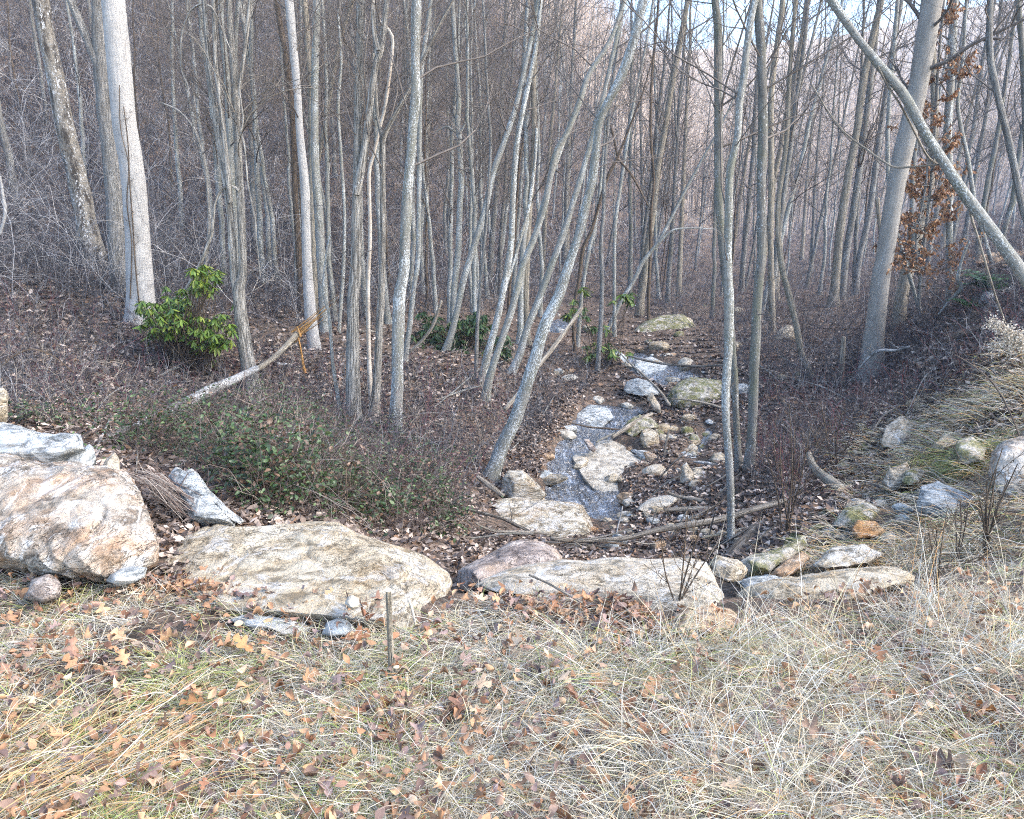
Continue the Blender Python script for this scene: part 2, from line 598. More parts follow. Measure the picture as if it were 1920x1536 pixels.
M['dead_wood'] = bark('dead_wood', (0.43, 0.385, 0.32), (0.21, 0.185, 0.15), None, 0, 20, 0.35, 0, (0.28, 0.24, 0.19), 0.6, 0.35)
M['old_log'] = bark('weathered_log', (0.31, 0.285, 0.25), (0.11, 0.10, 0.088), (0.45, 0.45, 0.42), 0.2, 20, 0.3, 0, (0.13, 0.11, 0.09), 0.9, 0.6)
M['birch_log'] = bark('birch_log', (0.52, 0.52, 0.51), (0.24, 0.235, 0.225), (0.64, 0.65, 0.65), 0.5, 14, 1.5, 0.8, (0.12, 0.115, 0.105), 0.7)
M['split_wood'] = bark('split_wood', (0.62, 0.36, 0.14), (0.36, 0.17, 0.055), None, 0, 20, 0.2, 0, (0.66, 0.47, 0.25), 0.7, 0.4)


def colmat(name, rough=0.8, transl=0.0, spec=0.2, var=0.25, nscale=60.0):
    """plain procedural surface whose colour differs from piece to piece (attribute Col)"""
    k = NT_(name)
    c = k.attr('Col')
    n = k.noise(k.pos(), nscale, 4, 0.6)
    c = k.mix(k.ramp(n, [(0.3, var), (0.6, 0.0)]), c, k.mix(1.0, c, (0.45, 0.42, 0.40), 'MULTIPLY'))
    return k.out(c, rough, None, spec, transl)


M['grass'] = colmat('dry_grass', 0.75, 0.25, 0.25, 0.12, 40)
M['leaf'] = colmat('dead_leaf', 0.65, 0.12, 0.3, 0.5, 130)
M['litter'] = colmat('leaf_litter', 0.85, 0.05, 0.15, 0.4, 60)
M['brush'] = colmat('brush_twigs', 0.9, 0.0, 0.1, 0.3, 15)
M['green_leaf'] = colmat('evergreen_leaf', 0.42, 0.2, 0.45, 0.25, 60)


def ground_mat():
    k = NT_('forest_soil')
    p = k.pos()
    n1 = k.noise(p, 0.6, 5, 0.6)
    n2 = k.noise(p, 7.0, 6, 0.65)
    n3 = k.noise(p, 45.0, 5, 0.7)
    c = k.ramp(n2, [(0.3, (0.035, 0.029, 0.026)), (0.5, (0.078, 0.064, 0.054)), (0.7, (0.14, 0.115, 0.095))])
    c = k.mix(k.ramp(n1, [(0.4, 0), (0.65, 0.6)]), c, (0.13, 0.105, 0.075))
    sy = k.n('ShaderNodeSeparateXYZ')
    k.put(sy.inputs[0], p)
    sp = k.voro(k.vmul(p, (1, 1, 1)), 26, 'F1', 'Color')
    lf = k.ramp(k.n('ShaderNodeSeparateColor').outputs[0], [(0, 0), (1, 1)])
    sepc = [nd for nd in k.t.nodes if nd.bl_idname == 'ShaderNodeSeparateColor'][-1]
    k.t.links.new(sp, sepc.inputs[0])
    c = k.mix(k.math('MULTIPLY', k.ramp(sepc.outputs[0], [(0.4, 0), (0.5, 1)]), 0.6), c,
              k.ramp(sepc.outputs[1], [(0.0, (0.12, 0.075, 0.05)), (0.5, (0.24, 0.16, 0.115)), (1.0, (0.33, 0.25, 0.19))]))
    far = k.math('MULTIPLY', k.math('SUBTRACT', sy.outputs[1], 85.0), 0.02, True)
    c = k.mix(far, c, (0.58, 0.485, 0.385))  # distant ground pale peach: sunlight on the far hill put into its colour
    h = k.math('ADD', n2, k.math('MULTIPLY', n3, 0.5))
    return k.out(c, 0.95, k.bump(h, 0.9, 0.05), 0.1)


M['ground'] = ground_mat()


def rock_mat(name, a, b, c3, stain=(0.42, 0.20, 0.07), stain_amt=0.3, vein=0.4, tilt=(0.5, 0.2, 1.0), layer=3.0, moss=0.0, wet=0.0):
    k = NT_(name)
    p = k.pos()
    mp = k.n('ShaderNodeMapping')
    k.put(mp.inputs['Vector'], p)
    mp.inputs['Rotation'].default_value = tilt
    mp.inputs['Scale'].default_value = (1, 1, layer)
    q = mp.outputs[0]
    n1 = k.noise(q, 2.3, 6, 0.62, 0.8)
    n2 = k.noise(q, 9.0, 7, 0.68, 0.5)
    n3 = k.noise(p, 75, 6, 0.75)
    c = k.ramp(k.math('ADD', k.math('MULTIPLY', n1, 0.6), k.math('MULTIPLY', n2, 0.4)), [(0.36, b), (0.48, a), (0.58, c3)])
    c = k.mix(k.ramp(n2, [(0.38, 0.85), (0.5, 0.0)]), c, tuple(x * 0.5 for x in b))
    wv = k.noise(k.vmul(q, (0.8, 0.8, 1.6)), 5.0, 6, 0.7, 1.6)
    c = k.mix(k.math('MULTIPLY', k.ramp(wv, [(0.545, 0), (0.60, 1)]), vein), c, (0.66, 0.65, 0.62))
    sn = k.noise(p, 2.6, 6, 0.68, 0.4)
    c = k.mix(k.math('MULTIPLY', k.ramp(sn, [(0.49, 0), (0.62, 1)]), stain_amt), c, stain)
    cr = k.noise(k.vmul(q, (1, 1, 2.2)), 6.5, 5, 0.6, 2.2)
    crack = k.ramp(k.math('ABSOLUTE', k.math('SUBTRACT', cr, 0.5)), [(0.0, 0.0), (0.014, 1.0)])
    big = k.noise(p, 1.7, 2, 0.5)
    ck = k.math('MAXIMUM', crack, k.ramp(big, [(0.46, 1), (0.56, 0)]))
    c = k.mix(k.math('MULTIPLY', k.math('SUBTRACT', 1.0, ck), 0.8), c, (0.055, 0.048, 0.04))
    c = k.mix(k.ramp(n3, [(0.34, 0.35), (0.47, 0.0)]), c, tuple(x * 0.5 for x in b))
    if moss > 0:
        nz = k.n('ShaderNodeSeparateXYZ')
        k.put(nz.inputs[0], k.n('ShaderNodeNewGeometry').outputs['Normal'])
        mm = k.math('MULTIPLY', k.ramp(k.noise(p, 7, 5, 0.7), [(0.44, 0), (0.55, 1)]), moss)
        c = k.mix(mm, c, k.ramp(k.noise(p, 40, 4, 0.6), [(0.3, (0.06, 0.065, 0.012)), (0.7, (0.21, 0.21, 0.035))]))
    h = k.math('ADD', k.math('MULTIPLY', n2, 1.0), k.math('MULTIPLY', n3, 0.2))
    h = k.math('ADD', h, k.math('MULTIPLY', ck, 0.5))
    return k.out(c, 0.82, k.bump(h, 1.0, 0.05), 0.2)


M['rock_stained'] = rock_mat('rock_stained', (0.39, 0.34, 0.28), (0.23, 0.20, 0.165), (0.48, 0.445, 0.39), (0.42, 0.24, 0.125), 0.5, 0.9, (0.2, 1.1, 0.3), 1.6)
M['rock_blue'] = rock_mat('rock_blue_grey', (0.439, 0.470, 0.470), (0.207, 0.232, 0.238), (0.610, 0.622, 0.598), (0.42, 0.34, 0.24), 0.25, 0.5, (0.5, -0.5, 0.2), 4.0)
M['rock_tan'] = rock_mat('rock_tan', (0.47, 0.395, 0.28), (0.31, 0.255, 0.175), (0.55, 0.49, 0.38), (0.36, 0.22, 0.08), 0.3, 0.5, (0.15, 0.25, 0.1), 3.0)
M['rock_pale'] = rock_mat('rock_pale', (0.49, 0.43, 0.335), (0.34, 0.295, 0.22), (0.56, 0.51, 0.425), (0.44, 0.31, 0.16), 0.35, 0.65, (0.3, 0.5, 0.2), 2.2)
M['rock_purple'] = rock_mat('rock_purple_grey', (0.415, 0.348, 0.305), (0.244, 0.201, 0.183), (0.512, 0.445, 0.390), (0.40, 0.27, 0.15), 0.4, 0.12, (0.2, -0.3, 0.1), 2.5)
M['rock_ledge'] = rock_mat('rock_ledge', (0.512, 0.451, 0.342), (0.268, 0.220, 0.152), (0.647, 0.610, 0.537), (0.36, 0.22, 0.09), 0.35, 0.6, (0.05, 0.15, 0), 5.0)
M['rock_slab'] = rock_mat('rock_stream_slab', (0.525, 0.476, 0.390), (0.403, 0.366, 0.305), (0.586, 0.549, 0.470), (0.40, 0.32, 0.21), 0.3, 0.15, (0.1, 0.1, 0.3), 1.5)
M['rock_orange'] = rock_mat('rock_orange', (0.40, 0.25, 0.13), (0.25, 0.15, 0.09), (0.48, 0.34, 0.2), (0.46, 0.22, 0.07), 0.7, 0.3, (0.3, 0.2, 0.1), 2.0)
M['rock_mossy'] = rock_mat('rock_mossy', (0.439, 0.403, 0.329), (0.244, 0.220, 0.171), (0.537, 0.500, 0.427), (0.34, 0.23, 0.11), 0.3, 0.3, (0.3, 0.4, 0.1), 2.5, 0.75)
M['rock_brown'] = rock_mat('rock_brown', (0.439, 0.305, 0.189), (0.268, 0.177, 0.110), (0.537, 0.409, 0.281), (0.42, 0.20, 0.075), 0.5, 0.3, (0.2, 0.2, 0.5), 2.0)


def water_mat():
    k = NT_('stream_water')
    p = k.pos()
    n = k.noise(k.vmul(p, (1, 0.6, 1)), 5.5, 5, 0.55, 1.4)
    n2 = k.noise(p, 32.0, 3, 0.5)
    bed = k.ramp(k.noise(p, 2.2, 5, 0.65), [(0.35, (0.012, 0.012, 0.013)), (0.55, (0.03, 0.028, 0.026)), (0.72, (0.09, 0.075, 0.06))])
    st = k.noise(k.vmul(p, (2.6, 0.75, 1)), 5.0, 6, 0.7, 1.2)
    foam_sheen = k.math('MULTIPLY', k.ramp(st, [(0.46, 0), (0.66, 0.8)]), k.ramp(k.noise(p, 1.1, 3, 0.5), [(0.35, 0.3), (0.55, 1.0)]))
    bed = k.mix(foam_sheen, bed, (0.40, 0.48, 0.59))  # pale streaks: some foam, plus bluish sky reflection put into the colour
    h = k.math('ADD', n, k.math('MULTIPLY', n2, 0.35))
    pr = k.n('ShaderNodeBsdfPrincipled')
    k.put(pr.inputs['Base Color'], bed)
    pr.inputs['Roughness'].default_value = 0.1
    pr.inputs['IOR'].default_value = 1.6
    pr.inputs['Specular IOR Level'].default_value = 0.9
    pr.inputs['Coat Weight'].default_value = 1.0
    pr.inputs['Coat Roughness'].default_value = 0.06
    pr.inputs['Coat IOR'].default_value = 1.6
    k.put(pr.inputs['Normal'], k.bump(h, 0.9, 0.12))
    k.put(pr.inputs['Coat Normal'], k.bump(h, 0.9, 0.12))
    o = k.n('ShaderNodeOutputMaterial')
    k.t.links.new(pr.outputs[0], o.inputs['Surface'])
    return k.m


M['water'] = water_mat()

# ---------------------------------------------------------------- ground sheet
_V = np.stack([GX.ravel(), GY.ravel(), GZ.ravel()], -1)
_i = (np.arange(NT - 1)[:, None] * NS + np.arange(NS - 1)[None, :]).ravel()
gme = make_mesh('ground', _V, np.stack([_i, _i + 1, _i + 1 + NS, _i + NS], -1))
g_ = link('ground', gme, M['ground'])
g_['kind'] = 'structure'

# ---------------------------------------------------------------- stream surfaces
for k_, pl in STREAM_XY.items():
    lo, hi = pl.min(0) - 0.2, pl.max(0) + 0.2
    st = 0.035 if k_ == 'pool' else 0.05
    xs, ys = np.arange(lo[0], hi[0], st), np.arange(lo[1], hi[1], st)
    X, Y = np.meshgrid(xs, ys)
    d = poly_dist(X.ravel(), Y.ravel(), pl)
    z = lookup(MACRO, X.ravel(), Y.ravel())
    # box blur along y so that the sheet runs smoothly downhill
    Z = z.reshape(X.shape)
    Z = Z - 0.055 + (0.026 * fbm2(X.ravel(), Y.ravel() * 0.8, 2.6, 3, 40) + 0.012 * fbm2(X.ravel(), Y.ravel() * 0.9, 6.5, 2, 47)).reshape(X.shape)
    keep = (d < 0.12).reshape(X.shape)
    idx = -np.ones(X.shape, int)
    cell = keep[:-1, :-1] & keep[1:, :-1] & keep[:-1, 1:] & keep[1:, 1:]
    used = np.zeros(X.shape, bool)
    for a, b in ((0, 0), (0, 1), (1, 0), (1, 1)):
        used[a:a + cell.shape[0], b:b + cell.shape[1]] |= cell
    idx[used] = np.arange(used.sum())
    jj, ii = np.nonzero(cell)
    Q = np.stack([idx[jj, ii], idx[jj, ii + 1], idx[jj + 1, ii + 1], idx[jj + 1, ii]], -1)
    o = link('stream', make_mesh('stream', np.stack([X[used], Y[used], Z[used]], -1), Q), M['water'])
    o['kind'] = 'structure'
# ---------------------------------------------------------------- rocks
def cube_sphere(n):
    u = np.linspace(-1, 1, n + 1)
    u = np.tan(u * math.pi / 4)
    A, B = np.meshgrid(u, u)
    a, b = A.ravel(), B.ravel()
    o = np.ones_like(a)
    faces = [(o, a, b), (-o, -a, b), (-a, o, b), (a, -o, b), (a, b, o), (a, -b, -o)]
    V, Q = [], []
    i = (np.arange(n)[:, None] * (n + 1) + np.arange(n)[None, :]).ravel()
    q = np.stack([i, i + 1, i + n + 2, i + n + 1], -1)
    for f, t in enumerate(faces):
        V.append(np.stack(t, -1))
        Q.append(q + f * (n + 1) ** 2)
    V = norm(np.concatenate(V))
    Q = np.concatenate(Q)
    key = np.round(V * 1e5).astype(np.int64)
    _, first, inv = np.unique(key, axis=0, return_index=True, return_inverse=True)
    return V[first], inv.reshape(-1)[Q]


_CS = {n: cube_sphere(n) for n in (6, 12, 24, 40, 56, 90)}


def roughen(P, ext, amp, seed, planes=10, strata=None, cut=(0.72, 0.97)):
    """break a smooth lump into stone: flat facets, layered ledges, lumps and pits. ext = size"""
    r = np.random.default_rng(seed)
    c = P.mean(0)
    E = np.maximum(P.max(0) - P.min(0), 1e-3) / 2
    for k in range(planes):
        nrm = norm(r.normal(size=3))
        q = (P - c) @ nrm
        h = q.max() * r.uniform(*cut)
        over = np.maximum(q - h, 0)
        P = P - over[:, None] * nrm * 0.85
    N = norm((P - c) / E ** 2)
    s = ext
    d = fbm(P / s * 2.2 + seed, 5, seed, 0.55) * 0.6
    lay = P if strata is None else P
    ax = norm(np.array(strata if strata is not None else (0.2, -0.25, 1.0), float))
    t = (P @ ax) / s * 9 + 1.3 * fbm(P / s * 2.5 + 3, 3, seed + 5)
    led = np.abs((t - np.floor(t)) - 0.5) * 2
    d = d + 0.35 * (led ** 2 - 0.3) + 0.5 * np.minimum(fbm(P / s * 5 + 9, 4, seed + 9), 0.0)
    fine = fbm(P / s * 14 + seed, 4, seed + 31, 0.6)
    d = d + 0.16 * fine - 0.5 * np.exp(-(vnoise(P / s * 3.1 + 4 * N * 0 + 7, seed + 40) / 0.035) ** 2)
    return P + N * (d * amp * s)[:, None]


ROCKS = []


def rock(name, poly, mat, label, Y=None, df=0.25, db=0.4, amp=0.035, n=24, sq=0.62, planes=8, strata=None, group=None, cat='rock', seed=None):
    """boulder whose outline from the road is poly (photo px). Y=(depth at its foot, depth at its top); None: lies along the ground"""
    poly = np.array(poly, float)
    c = (poly.min(0) + poly.max(0)) / 2
    area = poly.mean(0)
    c = 0.5 * (c + area)
    th = np.arctan2(-(poly[:, 1] - c[1]), poly[:, 0] - c[0])
    rr = np.hypot(poly[:, 0] - c[0], poly[:, 1] - c[1])
    o = np.argsort(th)
    # straight edges between the outline's corners
    px = np.r_[poly[o], poly[o][:1]]
    tt = np.linspace(-math.pi, math.pi, 361)
    R = np.zeros(361)
    for k, a in enumerate(tt):
        d = np.array([math.cos(a), -math.sin(a)])
        best = 0
        for e in range(len(poly)):
            p0, p1 = px[e] - c, px[e + 1] - c
            den = d[0] * (p1 - p0)[1] - d[1] * (p1 - p0)[0]
            if abs(den) < 1e-9:
                continue
            s_ = (p0[0] * (p1 - p0)[1] - p0[1] * (p1 - p0)[0]) / den
            u_ = (p0[0] * d[1] - p0[1] * d[0]) / den
            if s_ > 0 and -1e-6 <= u_ <= 1 + 1e-6:
                best = max(best, s_)
        R[k] = best if best > 0 else np.interp(a, th[o], rr[o], period=2 * math.pi)
    R = np.convolve(np.r_[R[-3:-1], R, R[1:3]], [0.1, 0.2, 0.4, 0.2, 0.1], 'valid')
    D, Q = _CS[n]
    sphi = np.hypot(D[:, 0], D[:, 1])
    ang = np.arctan2(D[:, 1], D[:, 0])
    rad = np.interp(ang, tt, R) * np.maximum(sphi, 1e-6) ** sq
    qx, qy = c[0] + rad * np.cos(ang), c[1] - rad * np.sin(ang)
    y0, y1 = poly[:, 1].max(), poly[:, 1].min()
    if Y is None:
        g = march([c[0], c[0]], [y0 - 1, y1])
        Y = (g[0, 1] - 0.12, max(g[1, 1] - 0.45, g[0, 1] + df))
    f = np.clip((y0 - qy) / (y0 - y1), -0.2, 1.2)
    cz = D[:, 2]
    Yv = Y[0] + (Y[1] - Y[0]) * f - np.where(cz > 0, df, db) * np.sign(cz) * np.abs(cz) ** 0.8
    P = at_y(qx, qy, Yv)
    ext = np.linalg.norm(P.max(0) - P.min(0)) / 2
    sd = len(ROCKS) * 7 + 3 if seed is None else seed
    P = roughen(P, ext, amp, sd, planes, strata, (0.84, 0.98) if n > 40 else (0.72, 0.97))
    o3 = np.array([P[:, 0].mean(), P[:, 1].mean(), P[:, 2].min()])
    ob = link(name, make_mesh(name, P - o3, Q), M[mat], None, o3)
    tag(ob, label, cat, group)
    ROCKS.append(ob)
    return ob


rock('boulder', [(-150, 900), (-80, 852), (0, 848), (40, 858), (80, 870), (130, 866), (200, 875), (235, 890), (265, 925), (290, 965), (305, 1000), (305, 1030), (292, 1058), (240, 1080),
                 (180, 1088), (110, 1082), (40, 1072), (-40, 1056), (-150, 1030)], 'rock_stained',
     'large pale boulder with orange rust stains and white quartz veins at left edge of grass', (3.16, 3.9), 0.34, 0.5, 0.03, 90, 0.6, 9, (0.9, 0.1, 0.35), cat='boulder')
rock('boulder', [(-90, 800), (0, 790), (40, 797), (75, 813), (110, 817), (150, 814), (163, 832), (175, 850), (180, 870), (120, 876), (40, 876), (-90, 870)], 'rock_blue',
     'blue grey streaked rock slab lying behind the rust stained boulder', (4.1, 4.7), 0.3, 0.5, 0.04, 40, 0.6, 9, (0.5, -0.2, 0.8), cat='boulder')
rock('rock', [(112, 868), (118, 853), (150, 847), (168, 832), (176, 840), (183, 872), (150, 882)], 'rock_blue', 'small angular grey shard leaning on the blue grey slab', (4.05, 4.2), 0.12, 0.15, 0.05, 12, 0.7)
rock('rock', [(192, 872), (198, 862), (214, 846), (223, 862), (226, 890), (205, 896)], 'rock_pale', 'small upright pale shard beside the pointed shards left of green thicket', (4.1, 4.25), 0.1, 0.12, 0.05, 12, 0.7)
rock('boulder', [(310, 888), (320, 877), (332, 873), (346, 884), (360, 879), (372, 888), (396, 925), (422, 950), (442, 970), (478, 990), (440, 1000), (395, 1000), (360, 990), (345, 950), (326, 912)],
     'rock_blue', 'pointed blue grey rock with two peaks leaning down towards the tan boulder', (3.95, 4.45), 0.2, 0.3, 0.03, 40, 0.7, 7, (0.7, 0, 0.5), cat='boulder')
rock('rock', [(425, 960), (440, 953), (465, 966), (498, 982), (470, 996), (435, 992)], 'rock_tan', 'small tan rock showing behind the big tan boulder', (4.6, 4.8), 0.15, 0.2, 0.04, 12)
rock('boulder', [(286, 1085), (296, 1055), (320, 1027), (340, 1000), (367, 990), (413, 981), (453, 987), (500, 984), (560, 979), (607, 979), (637, 981), (673, 997), (723, 1015), (773, 1032), (813, 1052),
                 (843, 1076), (852, 1098), (834, 1128), (804, 1166), (766, 1200), (720, 1210), (690, 1205), (600, 1200), (480, 1185), (370, 1150), (300, 1122)], 'rock_tan',
     'huge tan layered boulder in the middle of the grass edge, leaves piled against it', (2.78, 3.95), 0.30, 0.55, 0.022, 90, 0.55, 9, (0.1, -0.3, 1.0), cat='boulder')
rock('boulder', [(838, 1094), (860, 1070), (885, 1055), (920, 1038), (958, 1016), (987, 1011), (1015, 1016), (1040, 1029), (1055, 1045), (1040, 1075), (990, 1095), (920, 1110), (870, 1110)], 'rock_purple',
     'smooth purplish brown boulder sloping down behind the tan boulder', (4.1, 5.0), 0.35, 0.5, 0.02, 40, 0.65, 8, cat='boulder')
rock('boulder', [(880, 1104), (905, 1088), (937, 1072), (980, 1060), (1053, 1049), (1100, 1052), (1153, 1044), (1220, 1049), (1287, 1047), (1327, 1051), (1340, 1080), (1352, 1113), (1360, 1140), (1320, 1150), (1253, 1145),
                 (1187, 1140), (1100, 1130), (990, 1118)], 'rock_pale', 'long low cream boulder with white veins in front of the driftwood', (3.0, 3.9), 0.28, 0.5, 0.022, 90, 0.5, 9, (0.2, -0.2, 1.0), cat='boulder')
rock('rock', [(1256, 1182), (1262, 1154), (1285, 1140), (1326, 1135), (1367, 1142), (1390, 1158), (1386, 1186), (1320, 1196)], 'rock_brown', 'small rounded brown rock half sunk in straw below cream boulder', (2.72, 2.95), 0.14, 0.2, 0.03, 24, 0.6)
rock('boulder', [(1378, 1116), (1405, 1099), (1439, 1089), (1487, 1086), (1526, 1076), (1591, 1066), (1630, 1063), (1671, 1062), (1713, 1073), (1726, 1085), (1680, 1100), (1610, 1122), (1526, 1140), (1440, 1146), (1394, 1140)], 'rock_tan',
     'long low ochre slab at right grass edge with straw in front', (3.0, 3.7), 0.22, 0.4, 0.03, 40, 0.55, 8, (0.25, -0.2, 1), cat='boulder')
rock('rock', [(1370, 1096), (1407, 1082), (1452, 1079), (1470, 1086), (1441, 1098), (1397, 1110)], 'rock_blue', 'thin pale grey slab between cream boulder and ochre slab', (3.5, 3.8), 0.15, 0.2, 0.03, 24)
rock('rock', [(1326, 1050), (1340, 1040), (1358, 1044), (1384, 1050), (1398, 1062), (1408, 1078), (1398, 1092), (1360, 1092), (1335, 1080)], 'rock_tan', 'blocky ochre rock at the right end of cream boulder', (3.9, 4.2), 0.2, 0.25, 0.04, 24)
rock('rock', [(1385, 1058), (1407, 1044), (1439, 1037), (1481, 1018), (1512, 1003), (1514, 1024), (1480, 1050), (1455, 1066), (1429, 1086), (1400, 1086)], 'rock_mossy', 'long tan slab with moss rising right above ochre slab', (4.3, 5.0), 0.2, 0.35, 0.035, 24, 0.6, 8)
rock('rock', [(1440, 1080), (1470, 1052), (1505, 1034), (1520, 1044), (1500, 1068), (1470, 1086)], 'rock_brown', 'reddish brown slab in the straw under mossy tan slab', (4.1, 4.6), 0.15, 0.25, 0.03, 24)
rock('boulder', [(905, 958), (909, 941), (924, 931), (953, 929), (1020, 937), (1070, 942), (1101, 950), (1110, 965), (1125, 985), (1130, 1005), (1060, 1018), (985, 1005), (916, 985)], 'rock_ledge',
     'wide layered cream ledge rock at the near end of stream pool', (7.5, 8.6), 0.35, 0.5, 0.025, 40, 0.55, 9, (0.05, -0.1, 1), cat='boulder')
rock('rock', [(935, 930), (942, 897), (953, 884), (980, 882), (1000, 899), (1026, 928), (1015, 938), (960, 936)], 'rock_ledge', 'squarish tan rock at the foot of the leaning speckled tree', (8.7, 9.1), 0.3, 0.4, 0.03, 24, 0.6)
rock('stream_slab', [(1075, 850), (1101, 850), (1120, 829), (1145, 825), (1169, 835), (1187, 849), (1211, 860), (1222, 869), (1200, 878), (1172, 890), (1162, 904), (1170, 918), (1175, 934), (1174, 955), (1150, 947),
                     (1131, 934), (1112, 919), (1089, 909), (1068, 895), (1055, 876), (1060, 864)], 'rock_slab', 'big smooth pale flat stone sloping into the stream pool', None, 0.22, 0.4, 0.012, 40, 0.45, 3, cat='flat rock')
rock('rock', [(1072, 878), (1078, 866), (1098, 858), (1105, 862), (1100, 874), (1082, 882)], 'rock_ledge', 'small tan stone resting on edge of the flat stream stone', (9.75, 10.1), 0.12, 0.15, 0.04, 12)
rock('stream_slab', [(1072, 806), (1080, 778), (1104, 758), (1140, 764), (1152, 784), (1128, 804), (1096, 814)], 'rock_blue', 'wet blue grey slab just breaking the water in upper pool', None, 0.1, 0.3, 0.02, 24, 0.45, 3, cat='flat rock')
rock('stream_slab', [(1186, 700), (1192, 676), (1222, 668), (1262, 690), (1240, 712), (1210, 714)], 'rock_blue', 'wet grey slab splitting the upper stream above rounded boulder', None, 0.1, 0.4, 0.02, 24, 0.45, 3, cat='flat rock')
rock('rock', [(1092, 822), (1104, 824), (1118, 842), (1114, 850), (1104, 842)], 'rock_purple', 'dark wedge stone standing in water above the flat stream stone', (11.0, 11.3), 0.1, 0.12, 0.04, 12)
rock('boulder', [(1246, 745), (1257, 732), (1275, 716), (1293, 708), (1325, 710), (1352, 713), (1362, 735), (1356, 755), (1328, 764), (1305, 773), (1278, 768), (1253, 758)], 'rock_mossy',
     'rounded ochre boulder beside the upper stream', (13.6, 14.4), 0.5, 0.6, 0.03, 24, 0.62, 8, cat='boulder')
rock('rock', [(1198, 825), (1204, 806), (1217, 801), (1233, 811), (1236, 832), (1238, 847), (1225, 850), (1206, 840)], 'rock_tan', 'rounded tan rock on the leafy island between stream channels', (11.4, 11.8), 0.3, 0.35, 0.03, 24)
rock('rock', [(1168, 810), (1178, 790), (1199, 778), (1232, 788), (1236, 803), (1204, 808), (1187, 822)], 'rock_mossy', 'dark mossy rock behind the rounded tan rock on leafy island', (12.0, 12.6), 0.3, 0.4, 0.04, 24)
rock('boulder', [(1172, 640), (1182, 622), (1205, 605), (1240, 592), (1280, 590), (1304, 610), (1316, 640), (1250, 648)], 'rock_mossy', 'wide low mossy boulder at the head of the stream', (20.8, 22.0), 0.6, 0.9, 0.03, 24, cat='boulder')
rock('rock', [(1275, 905), (1277, 873), (1288, 867), (1302, 888), (1300, 903), (1282, 908)], 'rock_pale', 'upright pale square stone among driftwood near the twin trees', (9.2, 9.4), 0.15, 0.2, 0.04, 12, 0.75)
rock('rock', [(1296, 902), (1298, 878), (1321, 874), (1330, 897), (1315, 910)], 'rock_pale', 'cream stone right beside the upright pale square stone', (9.3, 9.6), 0.15, 0.25, 0.04, 12, 0.75)
rock('rock', [(1330, 862), (1338, 850), (1352, 848), (1368, 862), (1366, 882), (1345, 882)], 'rock_tan', 'tan angular stone partly behind the pale trunk by stream', (10.0, 10.3), 0.15, 0.25, 0.04, 12, 0.75)
rock('rock', [(1285, 930), (1300, 900), (1340, 898), (1352, 925), (1330, 945), (1298, 945)], 'rock_brown', 'brown stone under crossed sticks near the twin trees', (8.7, 9.1), 0.2, 0.3, 0.04, 24, 0.6)
rock('rock', [(1193, 956), (1202, 946), (1225, 933), (1253, 928), (1279, 932), (1262, 946), (1240, 956), (1222, 964)], 'rock_slab', 'smooth tan slab next to the flat stream stone, nearer the driftwood', (8.1, 8.6), 0.2, 0.3, 0.02, 24)
rock('rock', [(1164, 940), (1180, 932), (1196, 944), (1188, 952), (1172, 950)], 'rock_pale', 'thin pale flake at the tip of the flat stream stone', (8.75, 8.95), 0.08, 0.1, 0.03, 12)
rock('boulder', [(1852, 890), (1860, 848), (1882, 828), (1940, 815), (2010, 830), (2020, 920), (1960, 965), (1900, 955), (1868, 930)], 'rock_stained', 'tall pale boulder at the right edge of the photo above mossy clump', (5.0, 5.4), 0.3, 0.4, 0.035, 40, 0.6, 9, (0.9, 0.2, 0.3), cat='boulder')
rock('rock', [(1718, 962), (1726, 912), (1758, 902), (1800, 922), (1832, 936), (1806, 964), (1760, 972)], 'rock_blue', 'grey angular rock set in the right bank among straw', (5.0, 5.4), 0.15, 0.3, 0.03, 24, 0.6)
rock('rock', [(1594, 992), (1606, 976), (1640, 978), (1664, 1000), (1636, 1010), (1602, 1010)], 'rock_orange', 'bright orange rusty rock in the right bank', (4.95, 5.15), 0.12, 0.2, 0.04, 24)
rock('rock', [(1690, 902), (1698, 884), (1718, 874), (1738, 884), (1724, 906), (1704, 910)], 'rock_mossy', 'grey rock with dark moss above the grey angular rock', (6.2, 6.5), 0.15, 0.25, 0.04, 24)
rock('rock', [(198, 1090), (208, 1076), (226, 1065), (250, 1061), (277, 1064), (272, 1082), (250, 1094), (222, 1100)], 'rock_blue', 'small smooth grey stone in straw at the foot of rust stained boulder', (3.0, 3.12), 0.1, 0.14, 0.02, 24)
rock('rock', [(300, 1040), (306, 985), (318, 978), (330, 995), (342, 1018), (335, 1040)], 'rock_blue', 'grey stone wedged in the crack between the two big left boulders', (3.85, 4.1), 0.12, 0.15, 0.03, 24)
rock('rock', [(602, 1190), (612, 1167), (632, 1157), (652, 1163), (670, 1183), (650, 1194), (620, 1196)], 'rock_blue', 'small bluish stone in grass left of the cut sapling stump', (2.64, 2.76), 0.07, 0.1, 0.02, 12)
rock('rock', [(646, 1132), (652, 1120), (660, 1115), (674, 1122), (674, 1138), (658, 1142)], 'rock_pale', 'little cream stone among brown leaves on the tan boulder', (2.72, 2.78), 0.04, 0.05, 0.02, 12)
rock('rock', [(420, 1160), (440, 1148), (517, 1157), (573, 1168), (604, 1180), (540, 1186), (460, 1176)], 'rock_blue', 'flat grey stone nearly buried by straw below the leaf pile', (2.72, 2.86), 0.07, 0.14, 0.02, 24)
rock('rock', [(45, 1120), (60, 1088), (92, 1076), (118, 1092), (112, 1122), (80, 1132)], 'rock_purple', 'brownish grey stone in straw at far left below rust stained boulder', (2.85, 3.0), 0.1, 0.15, 0.03, 12)
